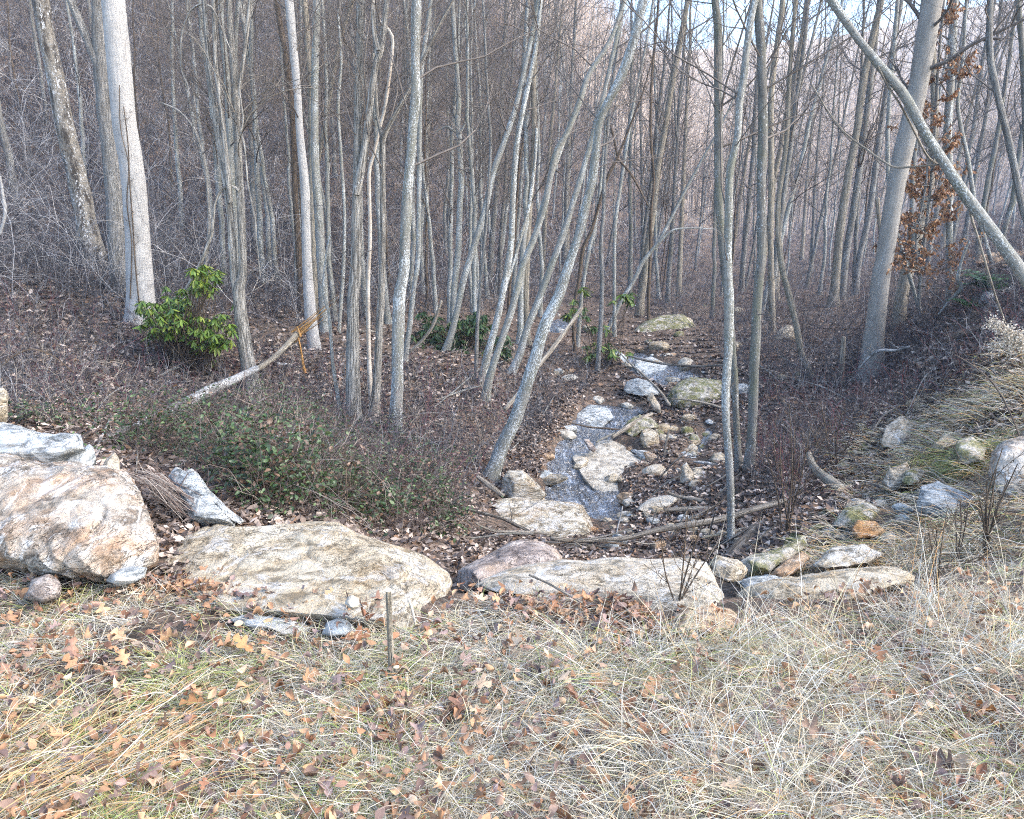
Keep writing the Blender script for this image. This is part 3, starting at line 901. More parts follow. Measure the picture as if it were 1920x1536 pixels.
rock('rock', [(1520, 1062), (1560, 1030), (1620, 1022), (1660, 1040), (1630, 1058), (1560, 1072)], 'rock_ledge', 'pale ledge in straw behind ochre slab under the orange rock', (4.1, 4.5), 0.15, 0.3, 0.04, 24)
rock('rock', [(1560, 985), (1580, 955), (1625, 940), (1650, 958), (1640, 975), (1600, 990)], 'rock_mossy', 'moss topped rock above the orange rusty rock', (5.2, 5.6), 0.15, 0.3, 0.04, 24)
rock('rock', [(1655, 905), (1668, 880), (1700, 866), (1712, 886), (1700, 915), (1670, 920)], 'rock_ledge', 'tan ledge left of grey rock with dark moss', (6.3, 6.6), 0.15, 0.3, 0.04, 24)
rock('rock', [(1740, 840), (1770, 812), (1815, 806), (1830, 822), (1800, 845), (1760, 852)], 'rock_tan', 'tan stone ledge on the bank just above dark moss rock', (6.8, 7.2), 0.15, 0.3, 0.04, 24)
rock('rock', [(1690, 760), (1720, 742), (1760, 740), (1768, 758), (1730, 772)], 'rock_tan', 'low tan stone among straw high on the right bank', (8.9, 9.3), 0.15, 0.3, 0.04, 24)
rock('rock', [(1822, 500), (1838, 478), (1880, 470), (1930, 468), (1930, 498), (1870, 506)], 'rock_brown', 'rust brown rock ledge above the fern at right', (14.8, 15.2), 0.3, 0.5, 0.04, 24)
rock('rock', [(1824, 565), (1846, 546), (1900, 534), (1940, 548), (1930, 582), (1860, 588)], 'rock_blue', 'grey lichen rock below the fern at right', (11.9, 12.4), 0.3, 0.4, 0.04, 24)
rock('rock', [(1450, 640), (1460, 618), (1480, 608), (1500, 622), (1498, 642)], 'rock_tan', 'ochre rock on the leafy floor left of curved pale trunk', (18.6, 19.0), 0.3, 0.4, 0.04, 12)
rock('rock', [(1648, 836), (1660, 800), (1690, 778), (1718, 798), (1706, 832), (1672, 842)], 'rock_pale', 'pale flat rock in straw on right bank above the short straight log', (8.0, 8.6), 0.2, 0.3, 0.03, 12)
rock('rock', [(1780, 860), (1796, 826), (1822, 818), (1850, 838), (1846, 864), (1806, 872)], 'rock_mossy', 'dark rock with moss behind the yellow green tussock', (6.0, 6.4), 0.2, 0.3, 0.04, 12)
rock('rock', [(-20, 800), (-14, 740), (6, 722), (16, 740), (14, 780), (8, 800)], 'rock_tan', 'tan rock post at far left edge above the blue grey slab', (6.0, 6.2), 0.15, 0.2, 0.04, 12)
rock('rock', [(1168, 735), (1175, 715), (1195, 708), (1225, 718), (1240, 740), (1205, 745)], 'rock_blue', 'low grey rock with leaves between the upper stream and pool', (14.2, 14.8), 0.25, 0.35, 0.03, 12)
rock('rock', [(1226, 770), (1212, 745), (1222, 735), (1238, 760), (1240, 778)], 'rock_pale', 'pale slanting flake left of rounded ochre boulder', (13.2, 13.5), 0.12, 0.15, 0.03, 12)

# loose stones: a few shapes, each stone an object of its own
_stone_me = []
for k in range(6):
    D, Q = _CS[12]
    P = D * np.array([1, rng.uniform(0.6, 0.95), rng.uniform(0.45, 0.75)])
    P = roughen(P, 1.0, 0.06, 900 + k * 13, 10)
    _stone_me.append((P, Q))


def loose_stones(polys, n, size, mats, label, group):
    px = np.concatenate([scatter_poly(m_, p_) for p_, m_ in zip(polys, n)])
    g = ground_px(px[:, 0], px[:, 1])
    cache = {}
    for q in g:
        kk = (int(rng.integers(6)), mats[int(rng.integers(len(mats)))])
        if kk not in cache:
            P, Q = _stone_me[kk[0]]
            me = make_mesh('stone', P, Q)
            me.materials.append(M[kk[1]])
            cache[kk] = me
        s = rng.uniform(*size) * (0.6 if rng.random() < 0.5 else 1.0)
        o = link('stone', cache[kk], None, None, (q[0], q[1], q[2] + s * 0.12))
        o.scale = (s, s, s)
        o.rotation_euler = (rng.normal(0, 0.25), rng.normal(0, 0.25), rng.uniform(0, 6.28))
        tag(o, label, 'stone', group)


loose_stones([[(1130, 960), (1250, 960), (1420, 1010), (1400, 1045), (1180, 1040), (1060, 1025)]], [34], (0.05, 0.13), ['rock_pale', 'rock_tan', 'rock_blue', 'rock_brown'],
             'small loose stone in the gully floor among driftwood', 'loose stones in the gully floor')
loose_stones([[(1240, 780), (1330, 760), (1350, 900), (1250, 930), (1200, 880)]], [20], (0.08, 0.2), ['rock_pale', 'rock_tan', 'rock_mossy'],
             'loose stone on the leafy island beside the stream', 'loose stones beside the stream')
loose_stones([[(1480, 1040), (1640, 780), (1760, 760), (1840, 900), (1700, 1040)]], [26], (0.06, 0.17), ['rock_pale', 'rock_tan', 'rock_blue', 'rock_mossy'],
             'loose stone lying in straw on the right bank', 'loose stones on the right bank')
loose_stones([[(1000, 600), (1450, 560), (1560, 720), (1400, 760), (1320, 660), (1100, 680)]], [18], (0.12, 0.4), ['rock_blue', 'rock_tan', 'rock_mossy'],
             'stone on the leafy valley floor near the upper stream', 'stones on the valley floor')

# stones along the water's edge, half sunk
for kk_, (nm, pl) in enumerate(STREAM_XY.items()):
    per = 30 if nm == 'pool' else 14 if nm == 'upper' else 8
    for e in range(per):
        i_ = int(rng.integers(len(pl)))
        f_ = rng.random()
        xy = pl[i_] * (1 - f_) + pl[(i_ + 1) % len(pl)] * f_ + rng.normal(0, 0.07, 2)
        s_ = rng.uniform(0.06, 0.2) * (1.5 if nm == 'upper' else 1.0)
        me = make_mesh('stone', *_stone_me[e % 6])
        me.materials.append(M[['rock_slab', 'rock_blue', 'rock_brown', 'rock_tan'][e % 4]])
        o = link('stone', me, None, None, (xy[0], xy[1], float(lookup(MACRO, xy[0], xy[1])) - 0.02))
        o.scale = (s_ * rng.uniform(0.8, 1.5), s_, s_ * 0.8)
        o.rotation_euler = (rng.normal(0, 0.2), rng.normal(0, 0.2), rng.uniform(0, 6.28))
        tag(o, "wet stone at the water's edge of the stream", 'stone', "wet stones along the water's edge")
# ---------------------------------------------------------------- trees
def sweep(P, R, S, rough=0.0, seed=0, cap=False):
    """one trunk, with swellings and knots"""
    V, Q, tc = tubes(P[None], R[None], S, np.array([rng.uniform(0, 50)]))
    if rough > 0:
        K = len(P)
        Pc = np.repeat(P, S, 0)
        d = V - Pc
        nz = fbm(tc * np.array([9, 9, 3.0]) + seed, 3, seed + 2)
        V = Pc + d * (1 + rough * nz)[:, None]
    return V, Q, tc


def twig_system(P, R, n1, L1, seed, lo=0.35, hi=1.0, elev=(0.3, 1.0), n2=5, n3=3, side=None, thick=0.45, sides=4):
    """branches with side branches and twigs growing from the centre line P (K,3), radii R"""
    r = np.random.default_rng(seed)
    acc = []
    K = len(P)
    t = np.sort(r.uniform(lo, hi, n1))
    i = np.clip((t * (K - 1)).astype(int), 0, K - 2)
    f = (t * (K - 1) - i)[:, None]
    st = P[i] * (1 - f) + P[i + 1] * f
    rad = (R[i] * (1 - f[:, 0]) + R[i + 1] * f[:, 0]) * thick * r.uniform(0.5, 1.0, n1)
    az = r.uniform(0, 2 * math.pi, n1) if side is None else r.normal(side, 0.7, n1)
    el = r.uniform(*elev, n1)
    D = np.stack([np.cos(az) * np.cos(el), np.sin(az) * np.cos(el), np.sin(el)], -1)
    L = L1 * r.uniform(0.5, 1.15, n1) * (1.15 - 0.55 * (t - lo) / (hi - lo + 1e-6))

    def grow(st, D, L, rad, K, wob, up):
        N = len(st)
        P = np.zeros((N, K, 3))
        P[:, 0] = st
        d = D.copy()
        for k in range(1, K):
            d = norm(d + r.normal(0, wob, (N, 3)) + np.array([0, 0, up]))
            P[:, k] = P[:, k - 1] + d * (L / (K - 1))[:, None]
        tap = np.linspace(1, 0.25, K)
        return P, np.maximum(rad[:, None] * tap, 0.0016)

    def spawn(P, R, n, fl, fr):
        N, K, _ = P.shape
        N2 = N * n
        par = np.repeat(np.arange(N), n)
        t = r.uniform(0.2, 1.0, N2) * (K - 1)
        i = np.clip(t.astype(int), 0, K - 2)
        f = (t - i)[:, None]
        st = P[par, i] * (1 - f) + P[par, i + 1] * f
        pd = norm(P[par, i + 1] - P[par, i])
        D = norm(pd * 0.8 + r.normal(0, 0.5, (N2, 3)) + np.array([0, 0, 0.15]))
        plen = np.linalg.norm(P[par, -1] - P[par, 0], axis=1)
        return st, D, plen * fl * r.uniform(0.4, 1.1, N2), R[par, i] * fr

    P1, R1 = grow(st, D, L, rad, 7, 0.16, 0.05)
    acc.append(tubes(P1, R1, sides))
    if n2:
        P2, R2 = grow(*spawn(P1, R1, n2, 0.5, 0.6), 5, 0.2, 0.04)
        acc.append(tubes(P2, R2, 3))
        if n3:
            P3, R3 = grow(*spawn(P2, R2, n3, 0.6, 0.65), 4, 0.22, 0.02)
            acc.append(tubes(P3, R3, 3))
    return acc


def acc_mesh(name, parts):
    a = Acc()
    for V, Q, tc in parts:
        a.add(V, Q, None, tc)
    return a.mesh(name)


def px_line(pts, Y0, lean=0.0, n=60):
    """pts [(px,py,width px)] from foot to top -> centre line and radii; every point stands at depth Y0 (+ lean per 100 px up)"""
    q = catmull(np.array(pts, float), n)
    Yv = Y0 + lean * (q[0, 1] - q[:, 1]) / 100.0
    P = at_y(q[:, 0], q[:, 1], Yv)
    R = q[:, 2] / 2 / FPX * depth_of(P)
    return P, R


TREES = 0


def tree(pts, mat, label, Y0=None, lean=0.0, grow=7.0, forks=(), branches=14, blen=2.0, lo=0.45, flare=0.35, S=14, cat='tree', name='tree', group=None, rough=0.10, sink=0.25, bmat=None, low=0, seed=None,
         crown=True):
    """a tree traced in the photo. pts foot->top. Extended above the picture by `grow` metres, with a bare crown"""
    global TREES
    TREES += 1
    sd = TREES * 31 if seed is None else seed
    r = np.random.default_rng(sd)
    pts = [tuple(p) for p in pts]
    if Y0 is None:
        Y0 = march([pts[0][0]], [pts[0][1]])[0, 1]
    P, R = px_line(pts, Y0, lean)
    foot = P[0].copy()
    gz = H(foot[0], foot[1])
    # down into the soil
    k = 5
    d0 = norm(P[1] - P[0])
    dn = np.linspace(1, 0, k, endpoint=False)[:, None] * -d0 * (max(foot[2] - gz, 0) + sink)
    P = np.r_[foot + dn, P]
    R = np.r_[np.full(k, R[0]), R]
    h = P[:, 2] - gz
    R = R * (1 + flare * np.exp(-np.maximum(h, -0.1) / (R[k] * 3.0)))
    # upward beyond the picture
    if grow > 0:
        m = 26
        d = norm(P[-1] - P[-6])
        up = []
        p = P[-1].copy()
        for j in range(m):
            d = norm(d + np.array([0, 0, 0.02]) + r.normal(0, 0.02, 3))
            p = p + d * grow / m
            up.append(p.copy())
        P = np.r_[P, up]
        R = np.r_[R, np.linspace(R[-1], 0.012, m + 1)[1:]]
    t = root(name, (foot[0], foot[1], gz), label, cat, group)
    o3 = np.array(t.location)
    parts = [sweep(P - o3, R, S, rough, sd)]
    br = []
    for fk in forks:
        Pf, Rf = px_line(fk, Y0 + r.normal(0, 0.1), lean, 30)
        if fk[-1][1] < 10:
            ext = Pf[-1] + norm(Pf[-1] - Pf[-5]) * np.linspace(0, 4, 12)[1:, None]
            Pf = np.r_[Pf, ext]
            Rf = np.r_[Rf, np.linspace(Rf[-1], 0.008, 12)[1:]]
        parts.append(sweep(Pf - o3, Rf, 10, rough, sd + 1))
        if fk[-1][1] < 60:
            br += twig_system(Pf - o3, Rf, 5, blen * 0.5, sd + 5, 0.5, 1.0, n2=4, n3=2, thick=0.3)
    link('trunk', acc_mesh('trunk', parts), M[mat], t)
    if crown and branches:
        br += twig_system(P - o3, R, branches, blen, sd + 2, lo, 1.0, (0.2, 1.1), thick=0.3)
    if low:
        br += twig_system(P - o3, np.minimum(R, 0.016), low, blen * 0.45, sd + 3, 0.12, 0.6, (-0.3, 0.9), 4, 2)
    if br:
        link('crown', acc_mesh('crown', br), M[bmat or 'twig'], t)
    return t


# --- left
tree([(182, 505, 37), (179, 490, 36), (166, 440, 35), (154, 375, 34), (142, 322, 34), (122, 237, 32), (102, 135, 30), (86, 60, 29), (76, 0, 29)], 'bark_mottled',
     'dark mottled birch with peeling patches at far left, leaning left', 16.5, 0, 9, low=5, lo=0.75)
tree([(232, 520, 38), (225, 488, 36), (217, 373, 34), (207, 271, 32), (198, 200, 31), (192, 118, 30), (186, 0, 28)], 'bark_grey',
     'grey trunk just left of thick pale trunk with a side stem forking to upper left', 15.0, 0, 9, lo=0.75, forks=[[(193, 150, 18), (181, 115, 17), (166, 80, 16), (148, 38, 15), (132, 0, 14)]])
tree([(262, 612, 50), (264, 585, 46), (261, 500, 43), (250, 338, 42), (234, 237, 42), (226, 150, 42), (220, 85, 42), (212, 0, 41)], 'bark_pale',
     'thickest smooth pale grey trunk in left woods, thin vine lines up its bark', 13.0, 0, 10, S=20, flare=0.22, rough=0.03, branches=12, lo=0.8)
tree([(480, 752, 28), (472, 718, 24), (457, 635, 25), (448, 551, 22), (455, 508, 15), (452, 400, 14), (449, 339, 14), (446, 260, 13), (443, 203, 13), (440, 150, 13), (436, 100, 12), (431, 40, 11), (430, 0, 10)],
     'bark_rough_pale', 'pale rough multi stemmed tree behind the green rhododendron, drooping bare vines on it', 11.0, 0, 6,
     forks=[[(448, 575, 16), (441, 530, 15), (438, 508, 15), (432, 406, 14), (421, 322, 13), (412, 270, 13), (404, 215, 12), (397, 160, 11), (392, 120, 10), (386, 50, 8), (383, 0, 8)],
            [(432, 380, 10), (428, 330, 10), (424, 290, 9), (418, 237, 9), (410, 170, 8), (404, 118, 7), (402, 50, 7), (400, 0, 6)],
            [(446, 240, 9), (447, 190, 7), (449, 163, 7), (457, 110, 7), (463, 60, 7), (469, 0, 7)],
            [(384, 8, 4), (376, 8, 4), (360, 18, 3.6), (349, 38, 3.4), (342, 60, 3), (339, 95, 3), (342, 135, 3), (352, 160, 2.6), (356, 200, 2.6), (362, 240, 2.2), (364, 268, 1.5)],
            [(389, 10, 4), (398, 15, 3.6), (407, 32, 3.4), (418, 60, 3), (430, 90, 3), (440, 120, 3)],
            [(448, 358, 5), (438, 350, 5), (423, 350, 5), (412, 360, 5), (403, 383, 5), (400, 410, 5), (396, 440, 6), (382, 480, 6), (369, 508, 6), (350, 540, 6), (343, 552, 6)],
            [(449, 170, 3), (453, 200, 3), (456, 225, 3), (452, 245, 3), (458, 270, 3), (462, 310, 3), (466, 350, 3), (478, 410, 3), (482, 460, 2.5), (488, 520, 2)]], bmat='dead_wood', low=5)
tree([(372, 560, 5), (385, 500, 6), (392, 420, 6), (388, 340, 6), (384, 310, 6), (378, 280, 6), (368, 250, 5), (352, 225, 4), (330, 205, 4), (300, 192, 3)], 'bark_grey',
     'crooked thin grey stem arching left beside the pale multi stemmed tree', 12.4, 0, 0, branches=5, blen=0.8, lo=0.5, flare=0.1, S=8)
tree([(596, 702, 26), (592, 670, 20), (582, 585, 20), (576, 501, 18), (572, 356, 16), (566, 290, 15), (561, 230, 14), (556, 150, 14), (550, 90, 15), (542, 0, 16)], 'bark_pale',
     'smooth pale trunk left of a pair of close trunks behind the splintered log', 14.0, 0, 7, low=4)
tree([(612, 640, 18), (606, 550, 17), (603, 500, 17), (598, 406, 17), (591, 305, 15), (590, 240, 14), (590, 169, 14), (592, 80, 14), (594, 0, 14)], 'bark_lichen',
     'blue grey lichen trunk right of a pair of close trunks behind the splintered log', 15.2, 0, 7, low=4)
tree([(590, 600, 13), (588, 480, 13), (585, 300, 12), (582, 160, 11), (577, 80, 11), (571, 0, 11)], 'bark_buff', 'buff trunk squeezed behind the pair of close trunks', 16.5, 0, 7)
tree([(566, 620, 11), (560, 480, 11), (552, 330, 10), (547, 203, 10), (540, 150, 10), (535, 102, 10), (526, 50, 10), (518, 0, 10)], 'bark_brown', 'brownish trunk with hooked vine stubs left of the pair of close trunks', 17.0, 0, 7, low=8)
tree([(592, 330, 7), (606, 250, 8), (620, 170, 8), (634, 90, 8), (652, 30, 8), (668, -20, 8)], 'bark_buff', 'thin buff stem slanting right from behind the pair of close trunks', 18.5, 0, 3, branches=6, flare=0, S=8)
# --- middle left clump
tree([(668, 805, 26), (663, 770, 24), (662, 703, 24), (662, 568, 22), (667, 508, 21), (669, 420, 20), (670, 339, 17), (671, 237, 14), (672, 150, 14), (674, 100, 14), (676, 0, 16)], 'bark_rough_pale',
     'rough furrowed pale trunk, straightest stem of the forked clump', 10.3, 0, 6, forks=[[(668, 365, 14), (679, 305, 14), (686, 260, 13), (691, 220, 13), (698, 163, 12), (705, 120, 13), (713, 95, 13), (720, 50, 11), (725, 0, 10)],
            [(709, 95, 10), (703, 70, 9), (701, 51, 8), (699, 20, 8), (699, 0, 8)]], low=4)
tree([(700, 792, 18), (705, 735, 16), (708, 686, 14), (713, 585, 14), (717, 508, 12), (718, 450, 11), (718, 373, 10), (718, 300, 10), (718, 262, 10), (730, 235, 9), (745, 208, 9), (758, 185, 9), (769, 165, 8), (780, 140, 7)], 'bark_rough_pale',
     'slender rough stem forking into a V beside the furrowed pale trunk', 10.5, 0, 2, forks=[[(718, 270, 8), (712, 240, 7), (706, 203, 7), (704, 150, 6), (700, 100, 5)]], low=4, branches=6)
tree([(697, 770, 9), (693, 700, 9), (691, 635, 8), (690, 534, 8), (694, 440, 7), (692, 330, 7), (701, 290, 6), (712, 240, 6), (722, 200, 6), (733, 120, 6), (736, 75, 6), (728, 55, 5), (712, 40, 4)], 'bark_white_strip',
     'thin whitish stem inside the forked clump', 10.9, 0, 0, branches=5, flare=0.1, S=8, low=4)
tree([(740, 808, 24), (742, 780, 22), (745, 703, 22), (748, 568, 22), (757, 508, 20), (761, 420, 19), (766, 339, 19), (771, 285, 18), (774, 237, 18), (780, 175, 19), (779, 102, 17), (781, 0, 18)], 'bark_lichen_heavy',
     'straight white speckled trunk at centre left, brightest lichen at its foot', 10.0, 0, 8, S=18, low=5)
tree([(762, 655, 10), (767, 618, 10), (777, 534, 9), (784, 480, 9), (786, 339, 9), (787, 237, 8), (790, 135, 8), (800, 60, 8), (808, 0, 7)], 'bark_lichen', 'thin speckled stem close behind the straight white speckled trunk', 13.8, 0, 6, low=3)
tree([(640, 790, 8), (632, 735, 8), (625, 690, 7), (621, 640, 6), (617, 590, 6), (607, 545, 6), (612, 480, 5), (620, 440, 4)], 'bark_lichen', 'short crooked lichen sapling at the right end of splintered log', 10.4, 0, 0, branches=6, blen=0.8, lo=0.4, flare=0.1, S=8)
tree([(640, 560, 7), (644, 500, 7), (646, 400, 6), (640, 300, 6), (634, 200, 6), (640, 110, 5), (634, 30, 5), (640, -10, 5)], 'bark_lichen', 'thin pale stem between the pair of close trunks and the forked clump', 15.5, 0, 4, branches=7, flare=0.1, S=8, low=4)
# --- middle leaning group
tree([(850, 600, 13), (851, 547, 12), (859, 471, 12), (862, 388, 11), (865, 340, 11), (861, 259, 10), (858, 230, 11), (860, 182, 9), (853, 82, 8), (848, 0, 8)], 'bark_lichen',
     'upright grey green trunk with a dark knot and curved side branch', 17.0, 0, 6, forks=[[(858, 250, 5), (850, 245, 5), (838, 238, 4), (825, 243, 3), (815, 250, 2)], [(862, 250, 4), (872, 232, 4), (878, 205, 3)]])
tree([(830, 672, 14), (838, 653, 13), (854, 596, 12), (869, 526, 12), (890, 458, 12), (911, 388, 11), (924, 326, 11), (944, 270, 11), (964, 211, 10), (979, 149, 9), (997, 67, 9), (1010, 0, 9)], 'bark_lichen',
     'speckled trunk leaning right, leftmost of the leaning group', 14.8, 0, 6)
tree([(892, 720, 8), (895, 614, 7), (901, 536, 6), (906, 484, 6), (912, 406, 6), (920, 281, 6), (917, 215, 5), (913, 149, 5), (908, 40, 5), (905, -10, 5)], 'bark_grey', 'thin straight grey stem at the left foot of leaning group', 13.2, 0, 4, flare=0.1, S=8, low=4)
tree([(902, 720, 15), (914, 666, 14), (932, 601, 13), (945, 536, 13), (958, 458, 12), (962, 370, 11), (968, 281, 10), (979, 215, 9), (993, 149, 9), (1006, 80, 8), (1014, 0, 8)], 'bark_lichen_heavy',
     'lichen trunk leaning right, second stem of the leaning group', 12.9, 0, 6, forks=[[(943, 550, 8), (961, 497, 7), (976, 445, 7), (992, 385, 7), (1003, 300, 6), (1006, 240, 5)]])
tree([(990, 655, 14), (987, 601, 12), (985, 549, 14), (987, 471, 14), (991, 406, 13), (998, 330, 11), (1002, 248, 11), (1000, 160, 11), (1003, 93, 11), (1006, 0, 10)], 'bark_buff', 'upright bare buff trunk standing among the leaning group', 18.0, 0, 7)
tree([(909, 755, 16), (911, 745, 15), (919, 706, 14), (935, 653, 13), (953, 601, 13), (968, 549, 13), (981, 497, 13), (1002, 445, 12), (1021, 388, 11), (1041, 292, 11), (1064, 248, 11), (1086, 193, 11), (1103, 142, 10), (1134, 93, 9), (1148, 67, 8), (1172, 0, 8)],
     'bark_lichen', 'long lichen trunk leaning right, third stem of the leaning group', 12.0, 0, 6, forks=[[(1000, 450, 9), (1019, 381, 9), (1035, 326, 8), (1052, 281, 8), (1072, 225, 7)]])
tree([(956, 705, 15), (958, 700, 14), (974, 666, 13), (989, 614, 13), (1005, 575, 13), (1020, 536, 13), (1036, 492, 13), (1054, 445, 13), (1072, 388, 11), (1086, 343, 11), (1101, 292, 10), (1125, 204, 9), (1141, 137, 8), (1156, 71, 8), (1168, 0, 8)],
     'bark_lichen', 'lichen trunk leaning right just left of the S shaped one', 14.2, 0, 6)
tree([(919, 898, 27), (922, 888, 25), (931, 866, 24), (947, 825, 24), (965, 788, 24), (982, 740, 23), (999, 686, 23), (1012, 640, 22), (1025, 601, 22), (1047, 555, 20), (1064, 505, 18), (1088, 432, 16), (1101, 375, 16), (1111, 339, 17), (1117, 288, 15), (1124, 230, 15), (1138, 195, 16), (1161, 152, 17), (1177, 110, 17), (1190, 68, 17), (1199, 30, 17), (1206, 0, 17)],
     'bark_lichen_heavy', 'nearest leaning S shaped trunk covered with white lichen beside the pool', 9.2, 0.0, 8, S=20, branches=16)
tree([(1077, 650, 7), (1075, 585, 7), (1086, 523, 7), (1093, 469, 7), (1109, 432, 6), (1122, 388, 6), (1133, 350, 6), (1145, 320, 6), (1158, 295, 5), (1172, 260, 4)], 'bark_brown', 'thin brown sapling with forked top right of the S shaped trunk', 18.5, 0, 2,
     forks=[[(1158, 295, 4), (1152, 265, 4), (1145, 235, 3)], [(1158, 297, 4), (1185, 330, 4), (1215, 385, 3)]], branches=5, flare=0.1, S=8)
tree([(1085, 620, 8), (1090, 560, 7), (1097, 510, 7), (1106, 463, 7), (1120, 400, 6), (1130, 300, 6), (1140, 200, 6), (1155, 100, 5), (1170, 0, 5)], 'bark_lichen', 'thin speckled stem behind the thin brown forked sapling', 19.0, 0, 5, flare=0.1, S=8)
tree([(1120, 702, 10), (1124, 640, 9), (1127, 601, 9), (1129, 523, 8), (1127, 458, 8), (1132, 393, 7), (1133, 340, 7), (1138, 260, 6), (1148, 160, 6), (1160, 80, 5), (1170, 0, 5)], 'bark_grey', 'slim upright grey trunk left of the small rhododendron', 16.4, 0, 6, flare=0.15, S=10)
tree([(1152, 630, 8), (1152, 575, 7), (1152, 458, 7), (1155, 406, 7), (1168, 322, 6), (1180, 240, 6), (1195, 160, 5), (1212, 80, 5), (1225, 0, 5)], 'bark_lichen', 'slim pale trunk rising through the small rhododendron', 20.0, 0, 6, flare=0.15, S=10)
tree([(1148, 600, 8), (1166, 562, 8), (1190, 523, 8), (1205, 492, 8), (1222, 470, 7), (1236, 452, 7), (1258, 410, 6), (1280, 366, 6), (1300, 330, 5)], 'bark_lichen', 'whitish stem leaning far right behind the small rhododendron', 20.5, 0, 3, forks=[[(1236, 455, 4), (1262, 432, 4), (1300, 428, 3), (1340, 430, 2)]], flare=0.1, S=10)
tree([(1216, 605, 7), (1216, 562, 6), (1219, 480, 6), (1221, 393, 6), (1226, 340, 5), (1220, 250, 5), (1222, 150, 5), (1230, 60, 5)], 'bark_brown', 'thin straight brown stem above the mossy boulder at stream head', 22.0, 0, 5, flare=0.1, S=8)
# --- right of the stream
tree([(1388, 915, 15), (1384, 860, 13), (1381, 805, 12), (1377, 703, 12), (1370, 610, 13), (1358, 500, 14), (1350, 406, 15), (1347, 332, 16), (1348, 221, 16), (1346, 155, 15), (1346, 55, 15), (1340, 0, 13)], 'bark_dark',
     'straight dark grey trunk standing between the pale trunk and dark speckled trunk', 8.7, 0.02, 8, S=14, low=0)
tree([(1371, 1050, 15), (1370, 1018, 14), (1370, 923, 14), (1365, 839, 14), (1360, 754, 15), (1363, 690, 16), (1366, 651, 17), (1367, 551, 17), (1365, 508, 16), (1366, 406, 15), (1368, 330, 14), (1373, 299, 14), (1383, 255, 13), (1386, 199, 13), (1395, 144, 14), (1400, 89, 13), (1408, 33, 13), (1416, 0, 12)],
     'bark_lichen', 'pale wavy grey trunk growing from driftwood right of the pool', 6.6, 0.0, 8, S=18, branches=14, low=3)
tree([(1404, 888, 19), (1405, 873, 17), (1410, 805, 17), (1415, 669, 18), (1422, 534, 18), (1428, 474, 17), (1427, 339, 17), (1430, 270, 18), (1430, 199, 18), (1427, 89, 17), (1421, 11, 16), (1420, 0, 16)], 'bark_dark',
     'dark trunk with white specks, right one of the twin trees by the stream', 8.5, 0.0, 8, S=18, low=5)
tree([(1562, 575, 20), (1564, 551, 16), (1568, 508, 15), (1573, 450, 15), (1581, 389, 15), (1592, 320, 14), (1605, 254, 13), (1612, 200, 13), (1619, 152, 13), (1634, 80, 13), (1649, 17, 12), (1653, 0, 12)], 'bark_buff',
     'tall buff trunk leaning right in the middle of right hand woods', 24.0, 0, 9, low=3)
tree([(1519, 706, 14), (1517, 698, 12), (1503, 663, 11), (1495, 620, 11), (1487, 585, 11), (1476, 540, 11), (1468, 510, 11), (1459, 440, 10), (1460, 370, 9), (1470, 305, 9), (1476, 240, 9), (1480, 150, 8), (1487, 60, 8), (1492, 0, 8)], 'bark_buff',
     'crooked buff trunk bending left right of the twin trees', 14.2, 0, 7, low=5)
tree([(1447, 560, 12), (1445, 450, 11), (1446, 300, 11), (1446, 177, 11), (1455, 100, 10), (1466, 22, 10), (1468, 0, 10)], 'bark_buff', 'upright buff trunk right behind the dark speckled twin tree', 20.0, 0, 7, flare=0.15)
tree([(1630, 725, 54), (1633, 700, 44), (1636, 660, 37), (1640, 619, 33), (1652, 517, 32), (1659, 480, 31), (1676, 373, 32), (1686, 320, 33), (1697, 271, 34), (1720, 169, 34), (1737, 68, 36), (1748, 0, 38)], 'bark_greybrown',
     'thick smooth grey trunk leaning right in the right hand woods', 13.6, 0, 10, S=20, flare=0.15, rough=0.04)
tree([(1686, 590, 22), (1694, 540, 22), (1708, 485, 22), (1722, 430, 20), (1735, 380, 18), (1748, 300, 16), (1752, 240, 14)], 'bark_buff', 'buff trunk half hidden behind the thick smooth grey trunk', 17.5, 0, 9, flare=0.1)
tree([(1781, 590, 13), (1781, 568, 12), (1780, 508, 12), (1780, 420, 12), (1780, 322, 13), (1777, 237, 14), (1784, 135, 14), (1787, 60, 14), (1790, 0, 14)], 'bark_lichen', 'straight lichen trunk right of the brown leaved beech', 14.6, 0, 8, low=4)
tree([(1946, 470, 15), (1932, 430, 13), (1917, 389, 12), (1900, 305, 12), (1888, 250, 12), (1876, 203, 12), (1862, 140, 12), (1856, 102, 12), (1855, 50, 11), (1857, 0, 11)], 'bark_grey', 'thin grey trunk bending left near the right edge', 12.6, 0, 7)
tree([(1930, 430, 12), (1926, 300, 11), (1922, 200, 11), (1917, 102, 10), (1911, 30, 10), (1908, -10, 10)], 'bark_dark', 'dark upright trunk cut by the right photo edge', 15.0, 0, 7)
tree([(1838, 420, 8), (1828, 383, 8), (1815, 300, 8), (1802, 240, 7), (1796, 190, 7), (1806, 100, 6), (1812, 0, 6)], 'bark_lichen', 'thin speckled stem between the straight lichen trunk and bending grey trunk', 14.2, 0, 5, flare=0.1, S=8, low=4)
tree([(1700, 500, 8), (1683, 440, 8), (1668, 360, 8), (1664, 270, 8), (1668, 180, 8), (1676, 90, 8), (1683, 0, 8)], 'bark_lichen', 'thin speckled trunk just left of the thick smooth grey trunk', 17.0, 0, 6, flare=0.1, S=8, low=4)
tree([(1602, 560, 12), (1612, 480, 11), (1630, 400, 11), (1650, 250, 10), (1665, 150, 10), (1680, 60, 9), (1690, 0, 9)], 'bark_grey', 'pale grey trunk leaning right behind the thin speckled trunk', 27.0, 0, 8)

